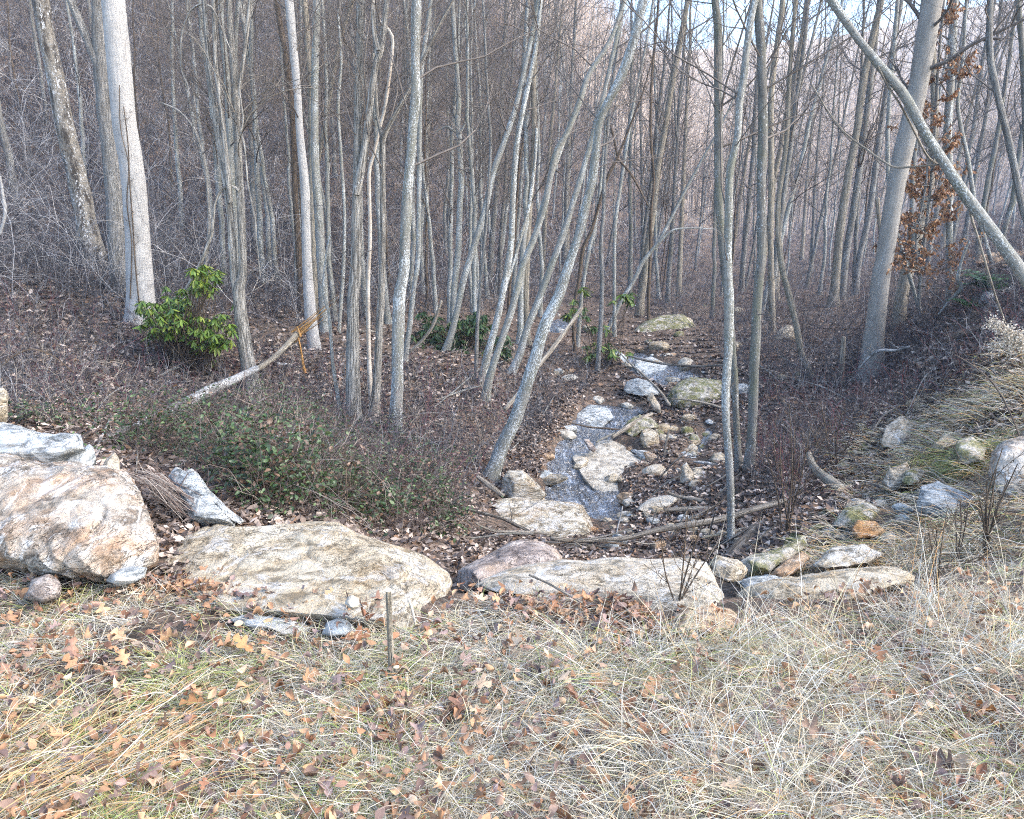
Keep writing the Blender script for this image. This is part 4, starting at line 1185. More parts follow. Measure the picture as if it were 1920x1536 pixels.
# leaning dead trunk across the upper right, its foot on the bank beyond the edge
tree([(1985, 610, 25.8), (1950, 560, 24.3), (1913, 508, 23.6), (1873, 450, 21.3), (1822, 383, 20.5), (1781, 322, 18.2), (1737, 254, 17.5), (1696, 179, 17.5), (1646, 119, 15.2), (1602, 64, 13.7), (1558, 0, 15.2)], 'bark_lichen',
     'big grey trunk leaning steeply left across the upper right corner', 7.4, 0.05, 5, S=20, flare=0.1, branches=6, lo=0.7)
# ---------------------------------------------------------------- woodland trees: eight bare trees, each copied as its own object with its own trunk and branches
def bare_tree_meshes(h, r0, seed, nb, lean, fork):
    r = np.random.default_rng(seed)
    K = 34
    z = np.linspace(0, 1, K)
    wob = np.cumsum(r.normal(0, 0.05, (K, 2)), 0) * 0.35
    P = np.stack([lean * h * z ** 1.3 + wob[:, 0], wob[:, 1], z * h], -1)
    R = r0 * ((1 - z) ** 0.8 * 0.92 + 0.06)
    R = R * (1 + 0.4 * np.exp(-z * h / (3 * r0)))
    P0 = np.r_[P[:1] - [[0, 0, 0.6]], P]
    R0 = np.r_[R[0], R]
    tr = [sweep(P0, R0, 9, 0.06, seed)]
    br = twig_system(P, R, nb, h * 0.2, seed + 1, 0.22, 0.98, (0.35, 1.2), n2=8, n3=6, thick=0.36, sides=4)
    if fork:
        i = int(K * r.uniform(0.3, 0.5))
        a = r.uniform(0, 6.28)
        zz = np.linspace(0, 1, 20)
        Lf = h * 0.5
        F = P[i] + np.stack([np.cos(a) * 0.17 * Lf * zz ** 0.8, np.sin(a) * 0.17 * Lf * zz ** 0.8, zz * Lf], -1)
        FR = R[i] * 0.7 * (1 - zz * 0.9)
        tr.append(sweep(F, FR, 8, 0.06, seed + 3))
        br += twig_system(F, FR, nb // 2, h * 0.15, seed + 4, 0.25, 1.0, (0.35, 1.2), n2=6, n3=4, thick=0.5)
    return acc_mesh('trunk', tr), acc_mesh('crown', br)


KINDS_ = [  # height, radius, branches, lean, fork, bark
    (15, 0.12, 20, 0.02, False, 'bark_wood'), (17, 0.15, 24, -0.03, True, 'bark_wood'), (13, 0.10, 18, 0.06, False, 'bark_lichen'), (12, 0.085, 26, 0.0, False, 'bark_lichen'),
    (16, 0.12, 22, 0.1, True, 'bark_wood'), (14, 0.11, 18, -0.06, False, 'bark_dark'), (10, 0.055, 15, 0.03, True, 'bark_brown'), (18, 0.17, 24, 0.04, False, 'bark_buff')]
_proto = []
for i, (h, r0, nb, ln, fk, bk) in enumerate(KINDS_):
    a, b = bare_tree_meshes(h, r0 * 0.78, 500 + i * 9, nb, ln, fk)
    a.materials.append(M[bk])
    b.materials.append(M['twig'])
    _proto.append((a, b))
KWORD = ['slim grey', 'stout forked grey', 'slender speckled', 'thin pale speckled', 'tall leaning forked grey', 'dark', 'spindly brown', 'stout buff']


def zone_of(px, Y):
    if px < 620:
        return 'on the steep left hillside'
    if px < 1130:
        return 'on the wooded slope behind the leaning group'
    if px < 1480:
        return 'in the valley woods behind the stream'
    return 'in the bluish woods at right'


_taken = []


def plant(px, py, kind=None, Y=None, scale=None, ymin=14, xmax=None):
    g = ground_px(np.array([px]), np.array([py]))[0] if Y is None else None
    if Y is not None:
        x = at_y(px, py, Y)
        g = np.array([x[0], Y, H(x[0], Y)])
    if not np.isfinite(g).all() or g[1] < ymin:
        return None
    for q in _taken:
        if (q[0] - g[0]) ** 2 + (q[1] - g[1]) ** 2 < 0.6:
            return None
    _taken.append(g)
    k = int(rng.integers(8)) if kind is None else kind
    lab = '%s bare tree %s' % (KWORD[k], zone_of(px, g[1]))
    t = root('bare_tree', g, lab, 'tree', 'woodland trees: ' + lab)
    t.rotation_euler = (rng.normal(0, 0.035), rng.normal(0.06 if px > 900 else 0.0, 0.05), rng.uniform(0, 6.28) if KINDS_[k][3] < 0.03 else rng.normal(0, 0.7))
    s = rng.uniform(0.75, 1.2) if scale is None else scale
    t.scale = (s, s, s)
    link('trunk', _proto[k][0], None, t)
    link('crown', _proto[k][1], None, t)
    return t


n_ = 0
rng = np.random.default_rng(77)
# valley and right-hand woods: closely set slim trunks
for (x0, x1, ya, yb, num) in [(1180, 2000, 22, 45, 40), (1150, 2150, 45, 95, 48), (1000, 1250, 32, 70, 20), (620, 1000, 26, 60, 34), (560, 1060, 60, 80, 14), (-120, 620, 22, 50, 30), (330, 1020, 16.5, 30, 38)]:
    c = 0
    while c < num:
        px, Y = rng.uniform(x0, x1), math.exp(rng.uniform(math.log(ya), math.log(yb)))
        kind = int(rng.choice([3, 3, 6, 2])) if ya == 16.5 else None if px > 620 else int(rng.choice([0, 1, 3, 5, 6, 6]))
        if plant(px, 500, kind, Y) is not None:
            c += 1

# ---------------------------------------------------------------- far-off wood that reads as one mass (trees beyond about 95 m)
rng = np.random.default_rng(5)
N = 2400
Y = 95 + 112 * rng.random(N) ** 1.1
X = (rng.uniform(-0.12, 0.95, N)) * Y
sel = rng.random(N) < 1.0
X, Y = X[sel], Y[sel]
Z = H(X, Y)
N = len(X)
h = rng.uniform(8, 15, N)
zz = np.linspace(0, 1, 5)
P = np.stack([X[:, None] + rng.normal(0.3, 0.7, N)[:, None] * zz ** 1.4, Y[:, None] + 0 * zz, Z[:, None] - 0.5 + h[:, None] * zz], -1)
R = rng.uniform(0.08, 0.2, N)[:, None] * (1.05 - zz)
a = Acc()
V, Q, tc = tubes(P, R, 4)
colr = np.array([0.54, 0.455, 0.38])  # pale warm trunks: the sunlit look of the far hill is in this colour
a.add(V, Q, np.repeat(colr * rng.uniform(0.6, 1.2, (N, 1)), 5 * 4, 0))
nb = 22
par = np.repeat(np.arange(N), nb)
t = rng.uniform(0.25, 1, N * nb)
st = np.stack([np.interp(0, [0], [0]) + P[par, 0, 0] + (P[par, -1, 0] - P[par, 0, 0]) * t, P[par, 0, 1], P[par, 0, 2] + h[par] * t], -1)
D = norm(np.stack([rng.normal(0, 1, N * nb), rng.normal(0, 1, N * nb), rng.uniform(0.5, 2.0, N * nb)], -1))
L = h[par] * rng.uniform(0.12, 0.3, N * nb)
zz = np.linspace(0, 1, 3)
BP = st[:, None, :] + D[:, None, :] * (L[:, None] * zz)[:, :, None] + np.stack([0 * zz, 0 * zz, zz ** 2], -1) * (0.2 * L)[:, None, None]
BR = np.full((N * nb, 1), 0.035) * (1.1 - zz)
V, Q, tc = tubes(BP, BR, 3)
a.add(V, Q, np.repeat(np.array([[0.58, 0.48, 0.395]]) * rng.uniform(0.6, 1.2, (N * nb, 1)), 9, 0))  # branches too carry the far hill's sunlight in their colour
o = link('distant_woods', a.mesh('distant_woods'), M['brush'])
o['kind'] = 'stuff'
o['label'] = 'hazy bare woods covering the far hillside'

# ---------------------------------------------------------------- undergrowth: arching bare stems all over the slopes
rng = np.random.default_rng(21)


def stems(g, L, rad, colr, arch=0.9, K=6, side=2, spread=0.6, accum=None, sides=3, lean=None, zoff=-0.03):
    """arching stems with side twigs at ground points g"""
    N = len(g)
    az = rng.uniform(0, 2 * math.pi, N)
    el = np.clip(rng.normal(1.15, spread * 0.5, N), 0.2, 1.57)
    d = np.stack([np.cos(az) * np.cos(el), np.sin(az) * np.cos(el), np.sin(el)], -1)
    if lean is not None:
        d = norm(d + lean)
    P = np.zeros((N, K, 3))
    P[:, 0] = g + np.array([0, 0, zoff])
    droop = rng.uniform(0.0, arch, N)
    for k in range(1, K):
        d = norm(d + rng.normal(0, 0.16, (N, 3)) - np.stack([0 * droop, 0 * droop, droop * k / K], -1) * 0.75)
        P[:, k] = P[:, k - 1] + d * (L / (K - 1))[:, None]
    R = rad[:, None] * np.linspace(1, 0.35, K)
    V, Q, tc = tubes(P, R, sides)
    accum.add(V, Q, np.repeat(colr, K * sides, 0), tc)
    if side:
        n2 = N * side
        par = np.repeat(np.arange(N), side)
        t = rng.uniform(0.15, 1, n2) * (K - 1)
        i = np.clip(t.astype(int), 0, K - 2)
        f = (t - i)[:, None]
        st = P[par, i] * (1 - f) + P[par, i + 1] * f
        pd = norm(P[par, i + 1] - P[par, i])
        d = norm(pd + rng.normal(0, 0.6, (n2, 3)))
        K2 = 4
        P2 = np.zeros((n2, K2, 3))
        P2[:, 0] = st
        l2 = L[par] * rng.uniform(0.2, 0.5, n2)
        for k in range(1, K2):
            d = norm(d + rng.normal(0, 0.2, (n2, 3)) - np.array([0, 0, 0.08]))
            P2[:, k] = P2[:, k - 1] + d * (l2 / (K2 - 1))[:, None]
        V, Q, tc = tubes(P2, rad[par][:, None] * np.linspace(0.7, 0.25, K2), 3)
        accum.add(V, Q, np.repeat(colr[par], K2 * 3, 0), tc)


def pick(cols, n, var=0.3):
    cols = np.array(cols, float)
    c = cols[rng.integers(len(cols), size=n)]
    return c * rng.uniform(1 - var, 1 + var, (n, 1))


BR_COL = [(0.075, 0.078, 0.085), (0.045, 0.045, 0.05), (0.12, 0.124, 0.13), (0.078, 0.070, 0.080), (0.29, 0.29, 0.295), (0.092, 0.086, 0.094), (0.06, 0.058, 0.062)]
a = Acc()
hill = [(-330, -110), (1060, -110), (1180, 180), (1260, 330), (1300, 480), (1180, 560), (860, 600), (600, 620), (300, 600), (100, 560), (-330, 560)]
px = scatter_poly(30000, hill)
g = ground_px(px[:, 0], px[:, 1])
ok = np.isfinite(g).all(1) & (g[:, 1] > 11)
g = g[ok]
Yd = g[:, 1]
L = rng.uniform(0.5, 1.3, len(g)) * (1.0 + 0.022 * np.clip(Yd - 12, 0, 70))
stems(g, L, np.maximum(0.004, 0.00028 * Yd) * rng.uniform(0.6, 1.3, len(g)), pick(BR_COL, len(g)), 0.9, 6, 2, 0.9, a)
sel = g[(rng.random(len(g)) < 0.07)]
stems(sel, rng.uniform(1.2, 2.8, len(sel)) * (1 + 0.01 * sel[:, 1]), np.maximum(0.0055, 0.00034 * sel[:, 1]) * rng.uniform(0.7, 1.3, len(sel)), pick([(0.36, 0.35, 0.345), (0.27, 0.26, 0.26), (0.44, 0.42, 0.40), (0.20, 0.185, 0.19)], len(sel)), 0.8, 8, 5, 0.8, a)
o = link('undergrowth', a.mesh('undergrowth'), M['brush'])
o['kind'] = 'stuff'
o['label'] = 'grey violet tangle of bare undergrowth on the hillside'

a = Acc()
flr = [(1180, 440), (2300, 380), (2300, 560), (1820, 600), (1700, 680), (1560, 740), (1420, 760), (1330, 640), (1180, 600)]
px = scatter_poly(9000, flr)
g = ground_px(px[:, 0], px[:, 1])
g = g[np.isfinite(g).all(1)]
L = rng.uniform(0.4, 1.3, len(g)) * (1 + 0.012 * np.clip(g[:, 1] - 14, 0, 60))
stems(g, L, np.maximum(0.0032, 0.00022 * g[:, 1]) * rng.uniform(0.6, 1.3, len(g)), pick(BR_COL + [(0.13, 0.085, 0.083)], len(g)), 0.7, 6, 2, 0.8, a)
# nearer: low twigs among the leaves on both banks
for poly, n, l0, l1, cols in [
        ([(-60, 560), (260, 590), (450, 640), (700, 690), (960, 700), (1010, 760), (930, 880), (860, 950), (700, 960), (520, 930), (400, 850), (220, 800), (-60, 800)], 6500, 0.25, 0.75, BR_COL + [(0.17, 0.075, 0.085), (0.36, 0.31, 0.25)]),
        ([(1400, 740), (1640, 700), (1760, 640), (1930, 560), (1930, 640), (1760, 760), (1560, 860), (1500, 960), (1420, 940)], 1700, 0.25, 0.8, BR_COL + [(0.19, 0.07, 0.08), (0.17, 0.09, 0.08)]),
        ([(1000, 640), (1160, 680), (1060, 770), (1000, 860), (960, 800)], 900, 0.2, 0.5, BR_COL)]:
    px = scatter_poly(n, poly)
    g = ground_px(px[:, 0], px[:, 1])
    g = g[np.isfinite(g).all(1)]
    stems(g, rng.uniform(l0, l1, len(g)), rng.uniform(0.0016, 0.0036, len(g)) * np.maximum(1, g[:, 1] / 10), pick(cols, len(g)), 1.0, 6, 2, 1.0, a)
o = link('low_undergrowth', a.mesh('low_undergrowth'), M['brush'])
o['kind'] = 'stuff'
o['label'] = 'low bare twigs and brambles on both banks of the gully'

# ---------------------------------------------------------------- leaves
def leaf_template(kind):
    """flat outline along +x, length 1; strips either side of a midrib"""
    if kind == 'oval':
        u = np.array([0, 0.12, 0.32, 0.55, 0.78, 1.0])
        w = np.array([0.015, 0.15, 0.25, 0.26, 0.15, 0.0])
    elif kind == 'fleck':
        u = np.array([0, 0.5, 1.0])
        w = np.array([0.06, 0.3, 0.03])
    elif kind == 'lance':
        u = np.array([0, 0.2, 0.5, 0.8, 1.0])
        w = np.array([0.015, 0.09, 0.125, 0.09, 0.0])
    else:   # oak: lobes and sinuses
        u = np.array([0, 0.14, 0.22, 0.30, 0.40, 0.47, 0.55, 0.66, 0.72, 0.80, 0.90, 1.0])
        w = np.array([0.012, 0.02, 0.16, 0.19, 0.07, 0.13, 0.36, 0.33, 0.09, 0.12, 0.20, 0.0])
        uo = u + np.where(w > 0.15, 0.05, 0)
        V = np.concatenate([np.stack([u, 0 * u], -1), np.stack([uo, w], -1), np.stack([uo, -w], -1)])
        n = len(u)
        i = np.arange(n - 1)
        return V, np.concatenate([np.stack([i, i + 1, n + i + 1, n + i], -1), np.stack([i + 1, i, 2 * n + i, 2 * n + i + 1], -1)])
    V = np.concatenate([np.stack([u, 0 * u], -1), np.stack([u, w], -1), np.stack([u, -w], -1)])
    n = len(u)
    i = np.arange(n - 1)
    return V, np.concatenate([np.stack([i, i + 1, n + i + 1, n + i], -1), np.stack([i + 1, i, 2 * n + i, 2 * n + i + 1], -1)])


LT = {k: leaf_template(k) for k in ('oval', 'fleck', 'lance', 'oak')}


def leaves(acc, kind, P, X, Nrm, size, colr, curl=0.35, fold=0.5, wscale=1.0):
    """leaves at P, stalk-to-tip direction X, facing Nrm"""
    V0, Q0 = LT[kind]
    n, m = len(P), len(V0)
    X = norm(X)
    Yv = norm(np.cross(Nrm, X))
    Z = np.cross(X, Yv)
    u, v = V0[:, 0][None], V0[:, 1][None] * (wscale if np.isscalar(wscale) else wscale[:, None])
    c1 = rng.normal(0, curl, n)[:, None]
    c2 = rng.normal(0.2, fold, n)[:, None]
    z = c1 * (u - 0.5) ** 2 + c2 * np.abs(v) * (0.7 + 0.6 * np.abs(v)) + rng.normal(0, 0.02, (n, m))
    s = size[:, None, None]
    W = P[:, None, :] + s * ((u - 0.0)[..., None] * X[:, None, :] + v[..., None] * Yv[:, None, :] + z[..., None] * Z[:, None, :])
    Q = (Q0[None] + (np.arange(n) * m)[:, None, None]).reshape(-1, 4)
    acc.add(W.reshape(-1, 3), Q, np.repeat(colr, m, 0))


def flat_frames(n, tilt=0.35):
    Nr = norm(np.stack([rng.normal(0, tilt, n), rng.normal(0, tilt, n), np.ones(n)], -1))
    a_ = rng.uniform(0, 6.283, n)
    X = np.stack([np.cos(a_), np.sin(a_), rng.normal(0, 0.15, n)], -1)
    X = X - (X * Nr).sum(1, keepdims=True) * Nr
    return X, Nr


LEAF_COL = [(0.38, 0.215, 0.12), (0.32, 0.18, 0.10), (0.28, 0.19, 0.14), (0.22, 0.145, 0.11), (0.27, 0.135, 0.07), (0.40, 0.235, 0.13), (0.22, 0.105, 0.06), (0.52, 0.33, 0.19), (0.34, 0.20, 0.14), (0.17, 0.115, 0.10), (0.55, 0.40, 0.27), (0.28, 0.20, 0.18)]
LIT_COL = [(0.18, 0.14, 0.115), (0.27, 0.21, 0.17), (0.125, 0.092, 0.076), (0.40, 0.33, 0.275), (0.085, 0.068, 0.062), (0.22, 0.14, 0.09), (0.52, 0.43, 0.36), (0.11, 0.094, 0.09)]

a = Acc()
for poly, n, s0, s1 in [
        ([(-150, 560), (500, 480), (1000, 500), (1500, 480), (2050, 430), (2050, 600), (1700, 720), (1400, 780), (1000, 760), (400, 760), (-150, 700)], 24000, 0.07, 0.13),
        ([(-100, 680), (500, 640), (1000, 680), (1060, 760), (1000, 900), (900, 980), (800, 1020), (300, 980), (-100, 800)], 17000, 0.045, 0.09),
        ([(1150, 740), (1500, 660), (1900, 600), (1930, 780), (1700, 900), (1560, 1020), (1380, 1060), (1200, 1040), (1170, 960), (1240, 880), (1180, 800)], 17000, 0.045, 0.085),
        ([(-100, 380), (600, 380), (1200, 440), (1200, 560), (600, 560), (-100, 560)], 2200, 0.1, 0.18),
        ([(830, 1000), (1400, 990), (1420, 1060), (1000, 1060), (850, 1080)], 2600, 0.04, 0.075),
        ([(240, 940), (460, 950), (700, 980), (1000, 1010), (1020, 1110), (850, 1110), (300, 1090)], 3600, 0.035, 0.065), ([(960, 760), (1090, 740), (1070, 800), (1030, 840), (1010, 900), (930, 900)], 3600, 0.04, 0.08), ([(1150, 870), (1260, 850), (1270, 970), (1165, 965)], 1300, 0.035, 0.07), ([(1150, 640), (1420, 620), (1420, 760), (1250, 800), (1160, 760)], 3000, 0.06, 0.11)]:
    px = scatter_poly(n, poly)
    g = ground_px(px[:, 0], px[:, 1])
    keep = np.isfinite(g).all(1)
    for pl in STREAM_XY.values():
        keep &= ~in_poly(g[:, 0], g[:, 1], pl)
    g = g[keep]
    n = len(g)
    X, Nr = flat_frames(n, 0.45)
    leaves(a, 'fleck', g + np.stack([0 * g[:, 0], 0 * g[:, 0], rng.uniform(0.0, 0.04, n)], -1), X, Nr, rng.uniform(s0, s1, n), pick(LIT_COL, n, 0.35), 0.6, 0.6)
o = link('fallen_leaves', a.mesh('fallen_leaves'), M['litter'])
o['kind'] = 'stuff'
o['label'] = 'brown leaf litter covering the banks of the gully'

# ---------------------------------------------------------------- foreground: leaves and dry grass on the verge
rng = np.random.default_rng(33)
a = Acc()
verge_px = [(-150, 1060), (300, 1110), (600, 1180), (760, 1190), (900, 1110), (1200, 1150), (1400, 1150), (1700, 1100), (2060, 1040), (2060, 1640), (-150, 1640)]
specs = [(verge_px, 4200, 0.105), ([(285, 1095), (420, 1105), (560, 1130), (700, 1160), (745, 1190), (600, 1185), (430, 1150), (330, 1130)], 620, 0.05), ([(560, 1130), (700, 1110), (735, 1150), (640, 1160)], 160, 0.04),
         ([(950, 1090), (1100, 1110), (1230, 1150), (1240, 1200), (1050, 1190), (930, 1150)], 520, 0.05), ([(240, 1080), (400, 1090), (420, 1130), (260, 1130)], 140, 0.04),
         ([(560, 1270), (820, 1290), (900, 1380), (620, 1400)], 140, 0.05), ([(1200, 1340), (1340, 1300), (1380, 1420), (1240, 1440)], 90, 0.05), ([(1540, 1060), (1660, 1080), (1620, 1140), (1540, 1130)], 100, 0.03),
         ([(1740, 1290), (1880, 1300), (1900, 1440), (1760, 1430)], 90, 0.05), ([(320, 1430), (520, 1400), (560, 1536), (380, 1536)], 90, 0.05), ([(1280, 1430), (1480, 1420), (1500, 1536), (1300, 1536)], 110, 0.05),
         ([(0, 1040), (200, 1050), (300, 1090), (200, 1100), (0, 1080)], 140, 0.03), ([(0, 1180), (200, 1190), (230, 1260), (0, 1260)], 80, 0.03)]
for poly, n, zt in specs:
    px = scatter_poly(n, poly)
    g = march(px[:, 0], px[:, 1])
    g = g[np.isfinite(g).all(1)]
    n = len(g)
    g[:, 2] += rng.uniform(0.005, zt, n)
    oak = rng.random(n) < 0.18
    X, Nr = flat_frames(n, 0.5)
    col = pick(LEAF_COL, n, 0.25)
    leaves(a, 'oval', g[~oak], X[~oak], Nr[~oak], rng.uniform(0.024, 0.048, (~oak).sum()), col[~oak], 1.3, 1.1)
    leaves(a, 'oak', g[oak], X[oak], Nr[oak], rng.uniform(0.04, 0.085, oak.sum()), col[oak], 1.0, 0.8)
o = link('scattered_leaves', a.mesh('scattered_leaves'), M['leaf'])
o['kind'] = 'stuff'
o['label'] = 'brown beech and oak leaves scattered in the dry grass'

GRASS = np.array([(0.60, 0.54, 0.41), (0.68, 0.64, 0.54), (0.52, 0.47, 0.37), (0.58, 0.555, 0.50), (0.73, 0.71, 0.63), (0.42, 0.345, 0.23), (0.60, 0.56, 0.38), (0.36, 0.31, 0.24)])
GREEN = np.array([(0.33, 0.40, 0.13), (0.26, 0.36, 0.12), (0.44, 0.46, 0.18), (0.50, 0.48, 0.20)])
TAN = np.array([(0.60, 0.38, 0.18), (0.55, 0.33, 0.15), (0.62, 0.45, 0.25)])


def blades(acc, g, az, e0, e1, L, wid, col, K=6, kink=0.25):
    n = len(g)
    t = np.linspace(0, 1, K)
    el = e0[:, None] * (1 - t) + e1[:, None] * t
    a_ = az[:, None] + np.cumsum(rng.normal(0, kink, (n, K)), 1)
    st = np.stack([np.cos(a_) * np.cos(el), np.sin(a_) * np.cos(el), np.sin(el)], -1) * (L / (K - 1))[:, None, None]
    P = g[:, None, :] + np.concatenate([np.zeros((n, 1, 3)), np.cumsum(st[:, :-1], 1)], 1)
    hz = H(P[..., 0].ravel(), P[..., 1].ravel()).reshape(n, K)
    P[..., 2] = np.maximum(P[..., 2], hz + rng.uniform(0.003, 0.03, (n, 1)))
    T = norm(np.gradient(P, axis=1))
    side = norm(np.cross(T, norm(np.stack([rng.normal(0, 0.7, n), rng.normal(-0.3, 0.7, n), np.full(n, 0.8)], -1))[:, None, :]))
    w = wid[:, None] * np.array([0.75, 1, 0.95, 0.8, 0.55, 0.08] if K == 6 else np.linspace(1, 0.1, K)) * 0.5
    V = np.stack([P - side * w[..., None], P + side * w[..., None]], 2).reshape(-1, 3)
    b = (np.arange(n)[:, None] * K + np.arange(K - 1)[None]).ravel() * 2
    Q = np.stack([b, b + 1, b + 3, b + 2], -1)
    acc.add(V, Q, np.repeat(col, K * 2, 0))


def gcol(n, pg=0.12, pt=0.06, greenmask=None):
    c = GRASS[rng.integers(len(GRASS), size=n)]
    u = rng.random(n)
    gm = pg if greenmask is None else greenmask
    c = np.where((u < gm)[:, None], GREEN[rng.integers(len(GREEN), size=n)], c)
    c = np.where((u > 1 - pt)[:, None], TAN[rng.integers(len(TAN), size=n)], c)
    return np.clip(c * rng.uniform(0.8, 1.15, (n, 1)), 0, 0.85)


def flow(x, y):
    """direction in which the grass lies"""
    left = sstep(0.2, -1.2, x)
    base = math.radians(-75) * (1 - left) + math.radians(-140) * left
    return base + 0.9 * fbm2(x, y, 1.1, 2, 61)


def off_rocks(px, py):
    return px


a = Acc()
gx0 = [(-200, 1070), (300, 1105), (520, 1165), (720, 1195), (800, 1180), (900, 1120), (1000, 1105), (1230, 1165), (1250, 1215), (1390, 1215), (1410, 1180), (1560, 1155), (1740, 1110), (1800, 1070), (2120, 1020), (2120, 1680), (-200, 1680)]
# thatch: flat, every way
px = scatter_poly(52000, gx0)
g = march(px[:, 0], px[:, 1])
g = g[np.isfinite(g).all(1)]
n = len(g)
thin = fbm2(g[:, 0], g[:, 1], 2.2, 3, 77)
g = g[rng.random(n) < 0.72 + 1.0 * thin]
n = len(g)
gmask = np.clip(0.15 + 0.45 * fbm2(g[:, 0], g[:, 1], 1.6, 2, 91), 0.02, 0.5)
az = flow(g[:, 0], g[:, 1]) + rng.normal(0, 1.6, n)
blades(a, g, az, rng.uniform(0.05, 0.9, n), rng.uniform(-0.35, 0.25, n), rng.uniform(0.08, 0.24, n), rng.uniform(0.0010, 0.0023, n), gcol(n, greenmask=gmask))
# tussocks: fans of longer blades
ncl = 520
px = scatter_poly(ncl, gx0)
right = px[:, 0] > 1150
c = march(px[:, 0], px[:, 1])
c = c[np.isfinite(c).all(1)]
m = np.where(c[:, 0] > 0.35, 85, 50)
par = np.repeat(np.arange(len(c)), m)
n = len(par)
r_ = np.abs(rng.normal(0, 0.05, n))
th = rng.uniform(0, 6.283, n)
g = c[par] + np.stack([r_ * np.cos(th), r_ * np.sin(th), 0 * r_], -1)
g[:, 2] = H(g[:, 0], g[:, 1])
fl = flow(c[par, 0], c[par, 1])
lay = rng.uniform(0.1, 0.9, len(c))[par]
fl = fl + rng.normal(0, 0.9, len(c))[par]
vx, vy = 0.7 * np.cos(th) + lay * np.cos(fl), 0.7 * np.sin(th) + lay * np.sin(fl)
az = np.arctan2(vy, vx) + rng.normal(0, 0.5, n)
big = np.where(c[par, 0] > 0.3, 1.3, 0.85) * rng.uniform(0.8, 1.2, len(c))[par]
gm = np.clip(0.13 + 0.45 * fbm2(c[par, 0], c[par, 1], 1.6, 2, 91), 0.03, 0.5)
blades(a, g, az, rng.uniform(0.3, 1.25, n), rng.uniform(-0.7, 0.25, n), rng.uniform(0.09, 0.26, n) * big * (1 - 0.45 * sstep(2.5, 3.0, g[:, 1])), rng.uniform(0.0011, 0.0025, n), gcol(n, greenmask=gm))
# long tan sedge swept over the lower left corner and tall loose stalks
px = scatter_poly(520, [(-200, 1420), (60, 1380), (260, 1400), (240, 1480), (160, 1600), (-200, 1640)])
g = march(px[:, 0], px[:, 1])
n = len(g)
blades(a, g, math.radians(35) + rng.normal(0, 0.3, n), rng.uniform(0.1, 0.6, n), rng.uniform(-0.3, 0.1, n), rng.uniform(0.2, 0.5, n), rng.uniform(0.0015, 0.003, n), np.clip(np.where(rng.random((n, 1)) < 0.6, TAN[rng.integers(3, size=n)], GRASS[rng.integers(8, size=n)]) * rng.uniform(0.9, 1.15, (n, 1)), 0, .8))
px = scatter_poly(260, [(1230, 1190), (1900, 1080), (2000, 1300), (1300, 1340)])
g = march(px[:, 0], px[:, 1])
n = len(g)
blades(a, g, rng.uniform(0, 6.28, n), rng.uniform(0.8, 1.5, n), rng.uniform(0.3, 1.3, n), rng.uniform(0.25, 0.55, n), rng.uniform(0.0015, 0.0026, n), gcol(n, 0, 0.2), 6, 0.05)
o = link('dry_grass', a.mesh('dry_grass'), M['grass'])
o['kind'] = 'stuff'
o['label'] = 'pale dry straw grass with green blades on the roadside verge'

# straw on the right bank
a = Acc()
for poly, n, l0, l1, pg in [([(1420, 1085), (1530, 1020), (1600, 960), (1690, 860), (1760, 760), (1930, 690), (2150, 640), (2150, 1040), (1720, 1080)], 15000, 0.14, 0.42, 0.1),
                            ([(1560, 800), (1760, 740), (1900, 640), (1960, 700), (1700, 880), (1600, 960), (1540, 880)], 5000, 0.1, 0.35, 0.06),
                            ([(1700, 880), (1760, 850), (1850, 830), (1840, 880), (1760, 890)], 1500, 0.2, 0.45, 0.9)]:
    px = scatter_poly(n, poly)
    g = ground_px(px[:, 0], px[:, 1])
    g = g[np.isfinite(g).all(1)]
    n = len(g)
    den = fbm2(g[:, 0], g[:, 1], 1.5, 3, 15)
    g = g[rng.random(n) < 0.7 + 0.8 * den]
    n = len(g)
    cl = fbm2(g[:, 0], g[:, 1], 2.0, 2, 19)
    az = math.radians(-130) + 1.2 * cl + rng.normal(0, 0.7, n)
    blades(a, g, az, rng.uniform(0.2, 1.1, n), rng.uniform(-0.9, 0.1, n), rng.uniform(l0, l1, n), rng.uniform(0.002, 0.0036, n) * np.maximum(1, g[:, 1] / 5), gcol(n, pg, 0.25) * 0.95)
o = link('bank_grass', a.mesh('bank_grass'), M['grass'])
o['kind'] = 'stuff'
o['label'] = 'straw coloured grass hanging down the right bank'
# ---------------------------------------------------------------- things on the ground
rng = np.random.default_rng(101)


